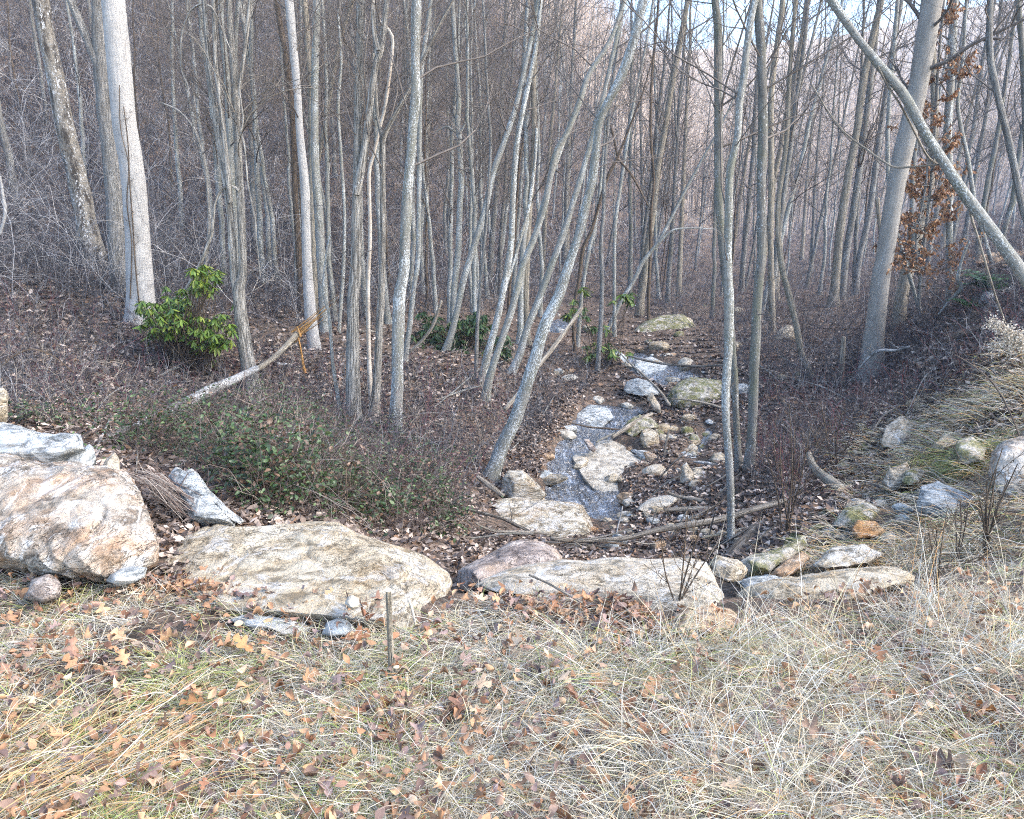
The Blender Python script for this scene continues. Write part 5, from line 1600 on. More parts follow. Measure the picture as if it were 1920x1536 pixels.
def stick(name, pts, mat, label, Y=None, cat='stick', group=None, S=10, rough=0.12, lift=0.0, n=40, twigs=0, tl=0.4, Yends=None, side=None):
    """fallen stick or log traced in the photo (px, py, width); lies on the ground unless Yends is given"""
    q = catmull(np.array(pts, float), n)
    if Yends is None:
        gy = march([pts[0][0], pts[-1][0]], [pts[0][1] + pts[0][2] * 0.4, pts[-1][1] + pts[-1][2] * 0.4])[:, 1]
    else:
        gy = Yends
    L = np.r_[0, np.cumsum(np.hypot(*np.diff(q[:, :2], axis=0).T))]
    Yv = gy[0] + (gy[1] - gy[0]) * L / L[-1] - lift
    P = at_y(q[:, 0], q[:, 1], Yv)
    R = np.maximum(q[:, 2] / 2 / FPX * depth_of(P), 0.0015)
    o3 = P[0].copy()
    # rounded ends
    P = np.r_[P[:1] - norm(P[1] - P[0]) * R[0] * 0.3, P, P[-1:] + norm(P[-1] - P[-2]) * R[-1] * 0.3]
    R = np.r_[R[0] * 0.35, R, R[-1] * 0.35]
    P = np.r_[P[:1] - norm(P[1] - P[0]) * 1e-3, P, P[-1:] + norm(P[-1] - P[-2]) * 1e-3]
    R = np.r_[1e-4, R, 1e-4]
    sd = int(abs(pts[0][0] * 13 + pts[0][1]))
    parts = [sweep(P - o3, R, S, rough, sd)]
    if twigs:
        parts += twig_system(P[2:-2] - o3, np.minimum(R[2:-2], 0.02), twigs, tl, sd, 0.15, 1.0, (-0.2, 0.9), 3, 2, side)
    o = link(name, acc_mesh(name, parts), M[mat], None, o3)
    return tag(o, label, cat, group)


# splintered birch log across the left bank
lg = stick('fallen_log', [(180, 836, 24), (215, 820, 25), (250, 804, 25), (288, 786, 26), (339, 763, 25), (389, 735, 22), (430, 716, 17), (458, 702, 14), (481, 692, 13)], 'birch_log',
           'fallen white birch log with horizontal bands lying below the rhododendron', None, 'log', S=18, Yends=(7.15, 10.5))
st_ = stick('broken_trunk', [(478, 694, 11), (500, 681, 10), (521, 664, 10), (540, 645, 11), (556, 627, 13)], 'bark_buff', 'splintered broken stem with bright orange torn end rising from the birch log', None, 'broken tree', Yends=(10.5, 11.9))
# torn end: long splinters
a = Acc()
for k in range(10):
    t0, t1 = (548 + rng.normal(0, 3), 632 + rng.normal(0, 5)), (rng.uniform(590, 638), 0)
    f = (t1[0] - 556) / (637 - 556)
    t1 = (t1[0], 627 - f * 74 + rng.normal(0, 8))
    q = np.array([(t0[0], t0[1], 2.4), ((t0[0] + t1[0]) / 2, (t0[1] + t1[1]) / 2 + rng.normal(0, 2), 1.9), (t1[0], t1[1], 0.5)])
    P, R = px_line(q, 11.9, 0, 8)
    V, Q, tc = tubes(P[None] - np.array(st_.location), R[None], 5)
    a.add(V, Q, None, tc)
link('splinters', a.mesh('splinters'), M['split_wood'], st_)
a = Acc()
for pts in ([(559, 632, 3), (564, 655, 4.5), (568, 680, 5), (572, 700, 6)], [(557, 612, 1), (560, 620, 4), (564, 632, 4)]):
    P, R = px_line(np.array(pts, float), 11.85, 0, 14)
    V, Q, tc = sweep(P - np.array(st_.location), R, 8, 0.2, 4)
    a.add(V, Q, None, tc)
link('torn_strip', a.mesh('torn_strip'), M['split_wood'], st_)
stick('fallen_log', [(520, 683, 7), (545, 688, 11), (572, 694, 11)], 'birch_log', 'short pale log lying at the foot of orange torn strip', None, 'log', Yends=(12.6, 12.6))
stick('dead_pole', [(946, 768, 8), (962, 750, 8), (985, 722, 9), (1007, 690, 9), (1036, 653, 9), (1065, 614, 8), (1091, 577, 7)], 'dead_wood', 'bare dead pole leaning against the S shaped lichen trunk', None, 'pole', Yends=(9.6, 10.8))
stick('stub_pole', [(1579, 722, 9), (1579, 690, 9), (1581, 650, 8), (1582, 632, 8)], 'dead_wood', 'broken upright pale stub left of thick smooth grey trunk', None, 'dead stub', Yends=(13.2, 13.2))
stick('stub_pole', [(1654, 470, 8), (1650, 430, 7), (1647, 400, 7), (1645, 372, 9)], 'dead_wood', 'short snapped stem seen beside the thick smooth grey trunk, higher up', None, 'dead stub', Yends=(17.2, 17.2))
# driftwood
stick('driftwood', [(1033, 1010, 8), (1080, 1014, 9), (1120, 1013, 9), (1180, 1008, 10), (1237, 993, 11), (1320, 980, 12), (1370, 969, 12), (1420, 953, 12), (1460, 943, 11), (1474, 938, 9)], 'dead_wood',
      'longest pale driftwood pole crossing behind the pale wavy trunk', None, 'driftwood', lift=0.1, Yends=(6.75, 7.0))
stick('driftwood', [(1366, 1048, 22), (1385, 1030, 28), (1413, 1005, 32), (1440, 988, 30), (1458, 976, 22)], 'old_log', 'thick weathered grey log end beside the pale wavy trunk', None, 'driftwood', S=16, rough=0.25, Yends=(6.0, 6.9))
stick('driftwood', [(1316, 1008, 5), (1370, 998, 6), (1410, 986, 6), (1448, 976, 5)], 'bark_dark', 'dark thin stick under the longest driftwood pole', None, 'driftwood', Yends=(6.5, 7.0))
stick('driftwood', [(1246, 956, 7), (1290, 955, 10), (1330, 953, 10), (1366, 952, 9)], 'dead_wood', 'short pale log beside the smooth tan slab', None, 'driftwood', Yends=(7.9, 7.9))
stick('driftwood', [(1250, 922, 4), (1268, 930, 6), (1303, 937, 8), (1340, 944, 8), (1362, 948, 7)], 'dead_wood', 'pale branch pointing at the twin trees over the brown stone', None, 'driftwood', Yends=(8.4, 8.2), lift=0.12)
stick('driftwood', [(818, 930, 5), (850, 945, 6), (887, 958, 6), (937, 971, 6), (970, 985, 6), (996, 998, 4)], 'old_log', 'grey stick running down from thicket onto the cream ledge rock', None, 'driftwood', Yends=(6.9, 6.9), twigs=4, tl=0.35)
stick('driftwood', [(893, 982, 4), (915, 992, 5), (940, 997, 5), (990, 998, 5), (1040, 1003, 4)], 'dead_wood', 'pale forked stick in front of the cream ledge rock', None, 'driftwood', Yends=(6.7, 6.8), twigs=3, tl=0.3)
stick('driftwood', [(838, 1016, 4), (870, 1011, 4), (905, 1007, 4), (950, 1001, 4), (1000, 1001, 4)], 'bark_dark', 'dark stick lying left of the driftwood pile', None, 'driftwood', Yends=(6.4, 6.7))
stick('driftwood', [(894, 893, 7), (908, 903, 10), (922, 914, 11), (944, 930, 9)], 'dead_wood', 'short pale log at the foot of S shaped lichen trunk', None, 'driftwood', Yends=(8.6, 8.4))
stick('driftwood', [(1300, 866, 3), (1320, 868, 6), (1345, 874, 7), (1366, 882, 7)], 'birch_log', 'short pale stick in the side trickle by twin trees', None, 'driftwood', Yends=(9.9, 9.7))
stick('driftwood', [(1148, 820, 7), (1172, 804, 9), (1195, 789, 8), (1222, 776, 7)], 'dead_wood', 'pale pole sloping into the pool beside the dark mossy rock', None, 'driftwood', Yends=(11.6, 12.6), lift=0.05)
stick('driftwood', [(1118, 829, 3), (1135, 820, 4), (1152, 812, 3)], 'bark_dark', 'short dark stick over the water above flat stone', None, 'driftwood', Yends=(11.2, 11.6))
stick('driftwood', [(1180, 668, 3), (1215, 677, 4), (1260, 684, 5), (1310, 687, 5), (1362, 684, 4)], 'old_log', 'grey pole lying across the upper stream', None, 'driftwood', Yends=(15.8, 15.2))
stick('driftwood', [(1066, 792, 2), (1100, 800, 3), (1140, 804, 4), (1166, 806, 3)], 'bark_brown', 'thin brown stick floating across the pool', None, 'driftwood', Yends=(12.0, 12.0))
stick('driftwood', [(1158, 658, 2), (1180, 680, 3), (1206, 703, 4), (1238, 735, 5), (1256, 760, 5)], 'dead_wood', 'long thin pale pole sloping down to the rounded ochre boulder', None, 'driftwood', Yends=(15.5, 13.3), lift=0.1)
stick('driftwood', [(1258, 748, 2), (1290, 750, 4), (1330, 758, 5), (1356, 766, 5)], 'dead_wood', 'pale stick leaning on the rounded ochre boulder', None, 'driftwood', Yends=(13.0, 12.8), lift=0.1)
stick('driftwood', [(1167, 950, 2.5), (1163, 970, 3), (1158, 990, 3), (1155, 1008, 3)], 'birch_log', 'thin whitish twig standing up from the driftwood pile', None, 'driftwood', Yends=(7.3, 7.2))
stick('driftwood', [(1240, 876, 2), (1246, 850, 4), (1250, 826, 4), (1254, 806, 3)], 'old_log', 'short grey stick propped up on the leafy island', None, 'driftwood', Yends=(10.6, 10.9))
# pile of thin sticks under the long pole
for k in range(34):
    x, y = rng.uniform(1010, 1200), rng.uniform(1012, 1046)
    L_, an = rng.uniform(40, 130), rng.normal(0.12, 0.22)
    stick('stick', [(x, y, 2.2), (x + L_ * 0.5 * math.cos(an), y + L_ * 0.5 * math.sin(an) + rng.normal(0, 3), rng.uniform(2.5, 5)), (x + L_ * math.cos(an), y + L_ * math.sin(an), 1.8)],
          ['dead_wood', 'old_log', 'bark_dark', 'bark_brown'][k % 4], 'thin stick in the jumbled pile under the longest driftwood pole', None, 'stick', 'sticks jumbled under the driftwood', 6, 0.05, 0, 12,
          Yends=(6.3 + rng.uniform(0, 0.5), 6.4 + rng.uniform(0, 0.5)))
for k in range(26):
    x, y = rng.uniform(1180, 1420), rng.uniform(900, 1040)
    L_, an = rng.uniform(30, 110), rng.normal(-0.15, 0.6)
    p0 = march([x], [y])[0]
    stick('stick', [(x, y, 2.2), (x + L_ * 0.5 * math.cos(an), y + L_ * 0.5 * math.sin(an) + rng.normal(0, 4), rng.uniform(2.2, 4.5)), (x + L_ * math.cos(an), y + L_ * math.sin(an), 1.5)],
          ['dead_wood', 'old_log', 'bark_dark', 'bark_brown'][k % 4], 'thin stick littering the gully floor near the twin trees', None, 'stick', 'sticks on the gully floor', 6, 0.05, 0, 12,
          Yends=(p0[1] - 0.15, p0[1] - 0.1))
# right bank
stick('fallen_log', [(1540, 832, 5), (1590, 830, 7), (1640, 827, 8), (1690, 825, 8), (1712, 824, 7)], 'old_log', 'straight grey log lying level on the right bank', None, 'log')
stick('bent_branch', [(1516, 850, 10), (1522, 868, 13), (1535, 886, 16), (1556, 902, 19), (1575, 916, 19), (1582, 924, 12)], 'bark_buff', 'thick curved branch sticking out of right bank, dark at its upper end', None, 'branch', Yends=(7.6, 7.0), S=14)
stick('branch', [(1776, 640, 12), (1800, 630, 17), (1836, 617, 14), (1848, 612, 8)], 'bark_brown', 'stubby dark brown log on the bank below the fern', None, 'log', Yends=(10.6, 10.4))
stick('branch', [(1612, 690, 4), (1628, 672, 5), (1648, 658, 6), (1680, 657, 5), (1706, 650, 4)], 'birch_log', 'white crooked branch in front of thick smooth grey trunk', None, 'branch', Yends=(12.4, 12.0), twigs=3, tl=0.4)
stick('branch', [(1760, 590, 4), (1780, 565, 6), (1802, 540, 8), (1796, 520, 6), (1806, 480, 5), (1818, 452, 4)], 'bark_lichen', 'pale forked dead branch standing by the straight lichen trunk', None, 'branch', Yends=(12.8, 12.6), twigs=4, tl=0.5)
stick('branch', [(1786, 520, 4), (1830, 512, 6), (1880, 492, 8), (1940, 478, 8)], 'bark_brown', 'brown log lying along the rust brown rock ledge', None, 'branch', Yends=(14.0, 14.0))
stick('hanging_vine', [(1646, 125, 4), (1664, 160, 4), (1690, 200, 4), (1716, 250, 4), (1745, 300, 4), (1790, 320, 5), (1812, 365, 5), (1822, 410, 5), (1832, 440, 4), (1850, 500, 4), (1868, 560, 3.5), (1885, 605, 3)], 'dead_wood',
      'pale vine hanging off the big leaning dark trunk', None, 'vine', Yends=(7.6, 8.0), rough=0.05)
stick('hanging_vine', [(1522, 158, 2.5), (1550, 205, 3), (1585, 250, 3.5), (1625, 280, 4), (1655, 302, 4), (1680, 314, 4), (1720, 312, 3), (1760, 309, 3)], 'dead_wood', 'thin pale vine sagging across to the big leaning dark trunk', None, 'vine', Yends=(8.4, 7.6), rough=0.05)
# left
stick('fallen_branch', [(389, 906, 3), (412, 900, 5), (433, 889, 6), (455, 874, 7), (474, 859, 7), (500, 838, 7), (526, 812, 8)], 'birch_log', 'whitish dead branch lying on green thicket, side twigs hanging', None, 'branch', Yends=(5.6, 6.2), lift=0.25, twigs=7, tl=0.3)
stick('fallen_branch', [(142, 790, 3), (180, 762, 4), (215, 735, 4), (240, 722, 4)], 'dead_wood', 'straight thin dead branch on left slope above the blue grey slab', None, 'branch', lift=0.1, twigs=2, tl=0.3)
stick('fallen_branch', [(296, 706, 4), (330, 690, 5), (365, 680, 5), (402, 684, 4)], 'bark_lichen', 'pale curved branch lying under the rhododendron', None, 'branch', lift=0.1)
stick('fallen_branch', [(0, 640, 4), (15, 632, 5), (60, 634, 4), (90, 628, 3)], 'dead_wood', 'pale stick on the leafy slope at far left edge', None, 'branch', lift=0.1, twigs=2)
stick('fallen_branch', [(248, 788, 4), (262, 774, 7), (284, 772, 7)], 'dead_wood', 'short bent grey root beside the birch log', None, 'branch', Yends=(8.3, 8.6))
stick('fallen_branch', [(768, 660, 5), (790, 640, 6), (812, 610, 7), (828, 564, 5)], 'dead_wood', 'pale dead stick standing in front of the dark rhododendron', None, 'branch', Yends=(12.8, 12.8))
stick('fallen_branch', [(610, 770, 4), (640, 778, 5), (665, 795, 5), (700, 800, 4)], 'bark_lichen', 'crooked lichen branch at the foot of forked clump', None, 'branch', lift=0.08, twigs=3)
stick('bramble_stem', [(0, 690, 2.5), (25, 668, 3), (60, 655, 3), (100, 668, 2.5), (140, 700, 2)], 'bark_brown', 'arching reddish bramble stem at far left', None, 'bramble', Yends=(8.0, 8.3), rough=0.02)
stick('bramble_stem', [(1930, 880, 2.5), (1905, 800, 3), (1870, 730, 3), (1830, 690, 2.5), (1790, 665, 2)], 'bark_brown', 'arching reddish bramble stem at right edge', None, 'bramble', Yends=(5.6, 7.2), rough=0.02)
stick('root_stem', [(0, 330, 4), (6, 370, 6), (10, 400, 6), (0, 440, 5)], 'bark_pale', 'pale looped vine stem at the left photo edge', None, 'vine', Yends=(13.5, 13.5))
stick('dead_stalk', [(1166 + 0, 1, 1), (1166, 2, 1)], 'dead_wood', 'x', None) if False else None

# dead sticks all over the left slope and climbing vines on the thick pale trunk
for k in range(64):
    x, y = rng.uniform(20, 960), rng.uniform(620, 900)
    if k % 3 == 0:
        x, y = rng.uniform(1420, 1760), rng.uniform(640, 860)
    L_, an = rng.uniform(40, 150), rng.choice([-0.6, 0.5, -0.9, 0.2]) + rng.normal(0, 0.3)
    p0, p1 = march([x, x + L_ * math.cos(an)], [y, min(y + L_ * math.sin(an), 990)])
    if not np.isfinite(p0).all() or not np.isfinite(p1).all() or p0[1] < 5:
        continue
    stick('stick', [(x, y, 2.0), (x + L_ * 0.5 * math.cos(an) + rng.normal(0, 5), y + L_ * 0.5 * math.sin(an) + rng.normal(0, 7), rng.uniform(2.4, 4.2)), (x + L_ * math.cos(an), y + L_ * math.sin(an), 1.2)],
          ['dead_wood', 'dead_wood', 'bark_lichen', 'twig'][k % 4], 'thin dead stick lying in the undergrowth of the %s slope' % ('right' if k % 3 == 0 else 'left'), None, 'stick',
          'dead sticks on the %s slope' % ('right' if k % 3 == 0 else 'left'), 6, 0.05, 0, 14, Yends=(p0[1] - rng.uniform(0.15, 0.5), p1[1] - rng.uniform(0.1, 0.4)), twigs=2, tl=0.35)
for pts in ([(263, 590, 3), (254, 500, 2.6), (249, 420, 2.4), (243, 340, 2.2), (240, 270, 2), (232, 200, 1.8)], [(244, 560, 2.2), (247, 460, 2.2), (238, 380, 2), (241, 310, 1.8), (226, 240, 1.6), (224, 160, 1.4)]):
    stick('climbing_vine', pts, 'bark_brown', 'thin dark vine running up the bark of the thickest pale trunk', None, 'vine', 'vines on the thick pale trunk', 6, 0.05, 0, 40, Yends=(12.76, 12.78), twigs=7, tl=0.25)

# cut sapling stump in the grass
sp = march([737], [1286])[0]
sr = root('cut_sapling', sp, 'slim cut sapling stump with a pale sawn top standing in grass', 'stump')
for pts, cutn in (([(737, 1292, 17), (735, 1262, 13), (733, 1230, 11.5), (731, 1180, 11), (729.5, 1140, 11), (728.5, 1107, 11)], 1), ([(742, 1290, 13), (742, 1270, 11), (743, 1250, 11)], 1), ([(735, 1266, 7), (733.5, 1254, 7), (733, 1248, 6.5)], 1)):
    P, R = px_line(np.array(pts, float), sp[1] - 0.0, 0.0, 24)
    P[:, 1] += 0
    o3 = np.array(sr.location)
    V, Q, tc = sweep(np.r_[P[:1] - [[0, 0, 0.05]], P] - o3, np.r_[R[0], R], 12, 0.05, 3)
    link('stem', make_mesh('stem', V, Q, None, tc), M['bark_buff'], sr)
    ax = norm(norm(P[-1] - P[-2]) + np.array([0.15, -0.35, 0]))
    e1 = norm(np.cross(ax, [1, 0, 0]))
    e2 = np.cross(ax, e1)
    an = np.arange(14) / 14 * 6.2832
    ring = P[-1] - o3 + R[-1] * 1.02 * (np.cos(an)[:, None] * e1 + np.sin(an)[:, None] * e2)
    top = ring + ax * 0.0015
    Vc = np.r_[ring - ax * 0.004, top, [P[-1] - o3 + ax * 0.003]]
    qs = np.array([[i, (i + 1) % 14, 14 + (i + 1) % 14, 14 + i] for i in range(14)])
    ts = np.array([[14 + i, 14 + (i + 1) % 14, 28] for i in range(14)])
    if 'cut_wood' not in M:
        k = NT_('cut_wood')
        n_c = k.noise(k.pos(), 300, 3)
        M['cut_wood'] = k.out(k.ramp(n_c, [(0.3, (0.66, 0.55, 0.38)), (0.7, (0.82, 0.74, 0.58))]), 0.8)
    link('cut_face', make_mesh('cut_face', Vc, [qs, ts], smooth=False), M['cut_wood'], sr)
stick('grass_stalk', [(779, 1172, 4), (774, 1148, 5), (766, 1122, 5)], 'bark_white_strip', 'short leaning pale stalk beside the tan boulder and cut sapling', None, 'stalk', Yends=(2.72, 2.72), rough=0.03)
stick('fallen_stick', [(992, 1078, 4), (1030, 1095, 5), (1060, 1112, 5), (1092, 1130, 4)], 'dead_wood', 'straight pale stick leaning over the leaf pile at cream boulder', None, 'stick', Yends=(3.0, 2.85), rough=0.05)

# ---------------------------------------------------------------- bare shrubs on the near bank
def shrub(name, base, tops, label, w=3.0, mat='bark_brown', Y=None, side=4):
    g = march([base[0]], [base[1]])[0]
    Y = g[1] if Y is None else Y
    o3 = np.array([g[0], g[1], g[2]])
    parts = []
    for tp in tops:
        mid = ((base[0] + tp[0]) / 2 + rng.normal(0, 4), (base[1] + tp[1]) / 2, w * 0.8)
        P, R = px_line(np.array([(base[0] + rng.normal(0, 4), base[1] + 6, w), mid, (tp[0], tp[1], w * 0.4)]), Y, rng.normal(0, 0.05), 20)
        parts.append(sweep(P - o3, R, 6, 0.03, 1))
        parts += twig_system(P - o3, R, side, 0.28 * abs(base[1] - tp[1]) / 200 * Y / 3, int(tp[0]), 0.25, 0.95, (0.3, 1.1), 2, 0, thick=0.7, sides=3)
    o = link(name, acc_mesh(name, parts), M[mat], None, o3)
    return tag(o, label, 'shrub')


shrub('twig_shrub', (1268, 1140), [(1290, 960), (1330, 950), (1240, 1010), (1312, 1030), (1352, 1010)], 'bare dark twiggy shrub in front of the long cream boulder', 3.6)
shrub('twig_shrub', (1755, 1125), [(1740, 980), (1756, 990), (1775, 960), (1730, 1020)], 'bare reddish shrub standing right of the ochre slab', 3.6)
shrub('twig_shrub', (1846, 1040), [(1868, 880), (1880, 840), (1850, 900), (1908, 870), (1835, 930), (1890, 900)], 'reddish brown twiggy shrub before the tall pale boulder', 4.0)
shrub('twig_shrub', (1795, 1055), [(1800, 930), (1790, 960), (1815, 950)], 'small dark shrub between the grey angular rock and reddish shrubs', 3.0)
shrub('twig_shrub', (1476, 1000), [(1462, 820), (1480, 760), (1500, 850), (1440, 860), (1490, 800), (1520, 800)], 'tall reddish twiggy shrub right of the twin trees', 3.6, side=6)
shrub('twig_shrub', (1560, 880), [(1540, 760), (1580, 770), (1520, 800), (1600, 800)], 'reddish bramble bush above the thick curved branch', 3.2, side=6)
shrub('twig_shrub', (655, 990), [(648, 840), (660, 870), (640, 900)], 'thin upright brown shrub in the green thicket behind tan boulder', 3.0)
shrub('twig_shrub', (1462, 900), [(1455, 780), (1470, 800)], 'thin pale shrub stem right behind the twin trees', 3.0)

# ---------------------------------------------------------------- rhododendrons and the brown leaved beech
def rhodo(px0, px1, py0, py1, foot, Y, label, whorls, leafl, cols, name='rhododendron', droop=0.9, stems_n=7, dy=0.7, poly=None):
    g = march([foot[0]], [foot[1]])[0]
    if Y is None:
        Y = g[1]
    x = at_y(foot[0], foot[1], Y)
    o3 = np.array([x[0], Y, H(x[0], Y)])
    t = root(name, o3, label, 'bush')
    W = np.stack([rng.uniform(px0, px1, whorls * 4), rng.uniform(py0, py1, whorls * 4)], -1)
    if poly is not None:
        W = W[in_poly(W[:, 0], W[:, 1], poly)]
    else:
        e = ((W[:, 0] - (px0 + px1) / 2) / ((px1 - px0) / 2)) ** 2 + ((W[:, 1] - (py0 + py1) / 2) / ((py1 - py0) / 2)) ** 2
        W = W[e < 1]
    # leave gaps
    gap = fbm(np.c_[W / (px1 - px0) * 4, 0 * W[:, 0]], 2, int(px0))
    W = W[np.argsort(-gap + rng.normal(0, 0.25, len(W)))][:whorls]
    C = at_y(W[:, 0], W[:, 1], Y + rng.uniform(-dy, dy, len(W)))
    C[:, 2] = np.maximum(C[:, 2], H(C[:, 0], C[:, 1]) + 0.05)
    # stems: from the foot to each whorl, in bundles
    a = Acc()
    n = len(C)
    K = 8
    zz = np.linspace(0, 1, K)[None, :, None]
    foots = o3 + np.stack([rng.normal(0, 0.15 * stems_n ** 0.5 / 2, n), rng.normal(0, 0.12, n), np.full(n, -0.05)], -1)
    midp = foots * 0.45 + C * 0.55 + rng.normal(0, 0.12, (n, 3)) - np.array([0, 0, 0.1])
    P = foots[:, None] * (1 - zz) ** 2 + 2 * midp[:, None] * zz * (1 - zz) + C[:, None] * zz ** 2
    R = np.linspace(0.012, 0.004, K)[None] * rng.uniform(0.6, 1.2, (n, 1))
    V, Q, tc = tubes(P - o3, R, 5)
    a.add(V, Q, None, tc)
    link('stems', a.mesh('stems'), M['bark_brown'], t)
    # leaves in whorls
    a = Acc()
    m = 10
    par = np.repeat(np.arange(n), m)
    az = rng.uniform(0, 6.283, n)[par] + np.tile(np.arange(m), n) * 2.4
    el = -rng.uniform(0.2, droop + 0.4, n * m)
    X = np.stack([np.cos(az) * np.cos(el), np.sin(az) * np.cos(el), np.sin(el)], -1)
    up = np.array([0, 0, 1.0]) + rng.normal(0, 0.15, (n * m, 3))
    leaves(a, 'lance', C[par] - o3, X, up, leafl * rng.uniform(0.7, 1.15, n * m), pick(cols, n * m, 0.25), 0.25, 0.7, 1.15)
    link('leaves', a.mesh('leaves'), M['green_leaf'], t)
    return t


RH = [(0.16, 0.24, 0.035), (0.11, 0.19, 0.03), (0.24, 0.29, 0.045), (0.08, 0.14, 0.03)]
RHD = [(0.045, 0.085, 0.028), (0.06, 0.11, 0.035), (0.035, 0.06, 0.024), (0.09, 0.13, 0.04)]
rhodo(258, 448, 488, 690, (345, 690), 11.2, 'bright yellow green rhododendron with drooping leaves beside the thick pale trunk', 200, 0.135, RH)
rhodo(772, 960, 540, 730, (865, 715), 15.8, 'dark green rhododendron spreading behind the leaning group', 260, 0.17, RHD, dy=1.0)
rhodo(1060, 1205, 520, 690, (1135, 690), 17.2, 'small sparse rhododendron on left bank of upper stream', 34, 0.2, [(0.10, 0.17, 0.03), (0.07, 0.12, 0.03), (0.17, 0.22, 0.04)])

# beech sapling that keeps its brown leaves
g = march([1722], [560])[0]
bt = root('beech_sapling', np.array([at_y(1722, 560, 14.2)[0], 14.2, H(at_y(1722, 560, 14.2)[0], 14.2)]), 'slim beech keeping rust brown dead leaves, right of thick smooth grey trunk', 'tree')
o3 = np.array(bt.location)
parts, tips = [], []
for pts in ([(1722, 575, 8), (1730, 480, 7), (1742, 380, 6), (1752, 260, 6), (1758, 140, 5), (1768, 20, 5), (1774, -60, 4)], [(1726, 540, 5), (1718, 450, 5), (1738, 330, 4), (1735, 240, 3)]):
    P, R = px_line(np.array(pts, float), 14.2, 0, 40)
    parts.append(sweep(P - o3, R, 8, 0.04, 2))
    tw = twig_system(P - o3, R, 40, 0.85, int(pts[1][0]), 0.05, 1.0, (-0.1, 0.7), 4, 2, thick=0.5, sides=3)
    parts += tw
    for V, Q, tc in tw[1:]:
        tips.append(V[rng.random(len(V)) < 0.35])
link('trunk', acc_mesh('trunk', parts), M['bark_grey'], bt)
tp = np.concatenate(tips)
tpx = tp + o3
# leaves hang in separate sprays
keep = fbm(tpx * 1.6, 2, 8) > -0.55
tp = tp[keep]
tp = tp[rng.permutation(len(tp))[:8000]]
n = len(tp)
a = Acc()
az = rng.uniform(0, 6.28, n)
X = np.stack([np.cos(az) * 0.6, np.sin(az) * 0.6, -rng.uniform(0.2, 1.2, n)], -1)
leaves(a, 'oval', tp, X, rng.normal(0, 1, (n, 3)), rng.uniform(0.055, 0.095, n), pick([(0.31, 0.165, 0.085), (0.25, 0.125, 0.065), (0.38, 0.22, 0.115)], n, 0.3), 0.6, 0.8)
link('leaves', a.mesh('leaves'), M['leaf'], bt)

# ---------------------------------------------------------------- green vines over the thicket behind the boulders
rng = np.random.default_rng(140)
a, b = Acc(), Acc()
for poly, n, h0, h1 in [([(215, 850), (330, 815), (480, 796), (560, 800), (620, 860), (640, 960), (560, 975), (480, 960), (420, 900), (330, 860), (240, 870)], 1500, 0.25, 0.7),
                        ([(600, 860), (760, 880), (860, 930), (840, 1000), (760, 1010), (640, 980)], 620, 0.15, 0.45), ([(480, 770), (760, 800), (900, 880), (760, 880), (560, 820)], 160, 0.1, 0.3), ([(20, 770), (130, 790), (140, 815), (30, 800)], 50, 0.1, 0.25)]:
    px = scatter_poly(n, poly)
    g = ground_px(px[:, 0], px[:, 1])
    g = g[np.isfinite(g).all(1)]
    stems(g, rng.uniform(h0, h1, len(g)) * 1.35, rng.uniform(0.002, 0.004, len(g)), pick([(0.10, 0.08, 0.07), (0.14, 0.11, 0.10), (0.26, 0.225, 0.19), (0.08, 0.06, 0.055)], len(g)), 1.1, 7, 3, 1.1, b)
    m = 20
    par = np.repeat(np.arange(len(g)), m)
    q = g[par] + np.stack([rng.normal(0, 0.14, len(par)), rng.normal(0, 0.14, len(par)), rng.uniform(0.02, 1, len(par)) * rng.uniform(h0, h1, len(g))[par]], -1)
    keep = fbm(q * 2.6, 3, 12) > -0.05
    q = q[keep]
    X, Nr = flat_frames(len(q), 0.9)
    leaves(a, 'oval', q, X, Nr, rng.uniform(0.025, 0.05, len(q)), pick([(0.045, 0.085, 0.03), (0.06, 0.105, 0.035), (0.035, 0.06, 0.026), (0.09, 0.135, 0.05), (0.15, 0.09, 0.055), (0.11, 0.07, 0.05)], len(q), 0.3), 0.4, 0.5)
o = link('vine_foliage', a.mesh('vine_foliage'), M['green_leaf'])
o['kind'] = 'stuff'
o['label'] = 'evergreen vine leaves covering the thicket behind the boulders'
o = link('vine_undergrowth', b.mesh('vine_undergrowth'), M['brush'])
o['kind'] = 'stuff'
o['label'] = 'tangled vine stems in the thicket behind the boulders'

# heap of dead stalks between the two left boulders
a = Acc()
px = scatter_poly(260, [(262, 900), (300, 885), (330, 905), (370, 955), (410, 990), (390, 995), (330, 975), (290, 930)])
n = len(px)
for k in range(n):
    L_ = rng.uniform(30, 110)
    an = rng.normal(0.62, 0.22)
    q = np.array([(px[k, 0] - L_ / 2 * math.cos(an), px[k, 1] - L_ / 2 * math.sin(an), 1.0), (px[k, 0], px[k, 1] - rng.uniform(0, 6), 1.4), (px[k, 0] + L_ / 2 * math.cos(an), px[k, 1] + L_ / 2 * math.sin(an), 1.2)])
    P, R = px_line(q, rng.uniform(3.95, 4.3), 0.1, 6)
    V, Q, tc = tubes(P[None], R[None], 4)
    a.add(V, Q, np.repeat(pick([(0.24, 0.21, 0.185), (0.15, 0.125, 0.11), (0.34, 0.30, 0.265), (0.17, 0.12, 0.10)], 1), len(V), 0), tc)
o = link('dead_stalk_debris', a.mesh('dead_stalk_debris'), M['brush'])
o['kind'] = 'stuff'
o['label'] = 'heap of grey dead stalks between the left boulders'

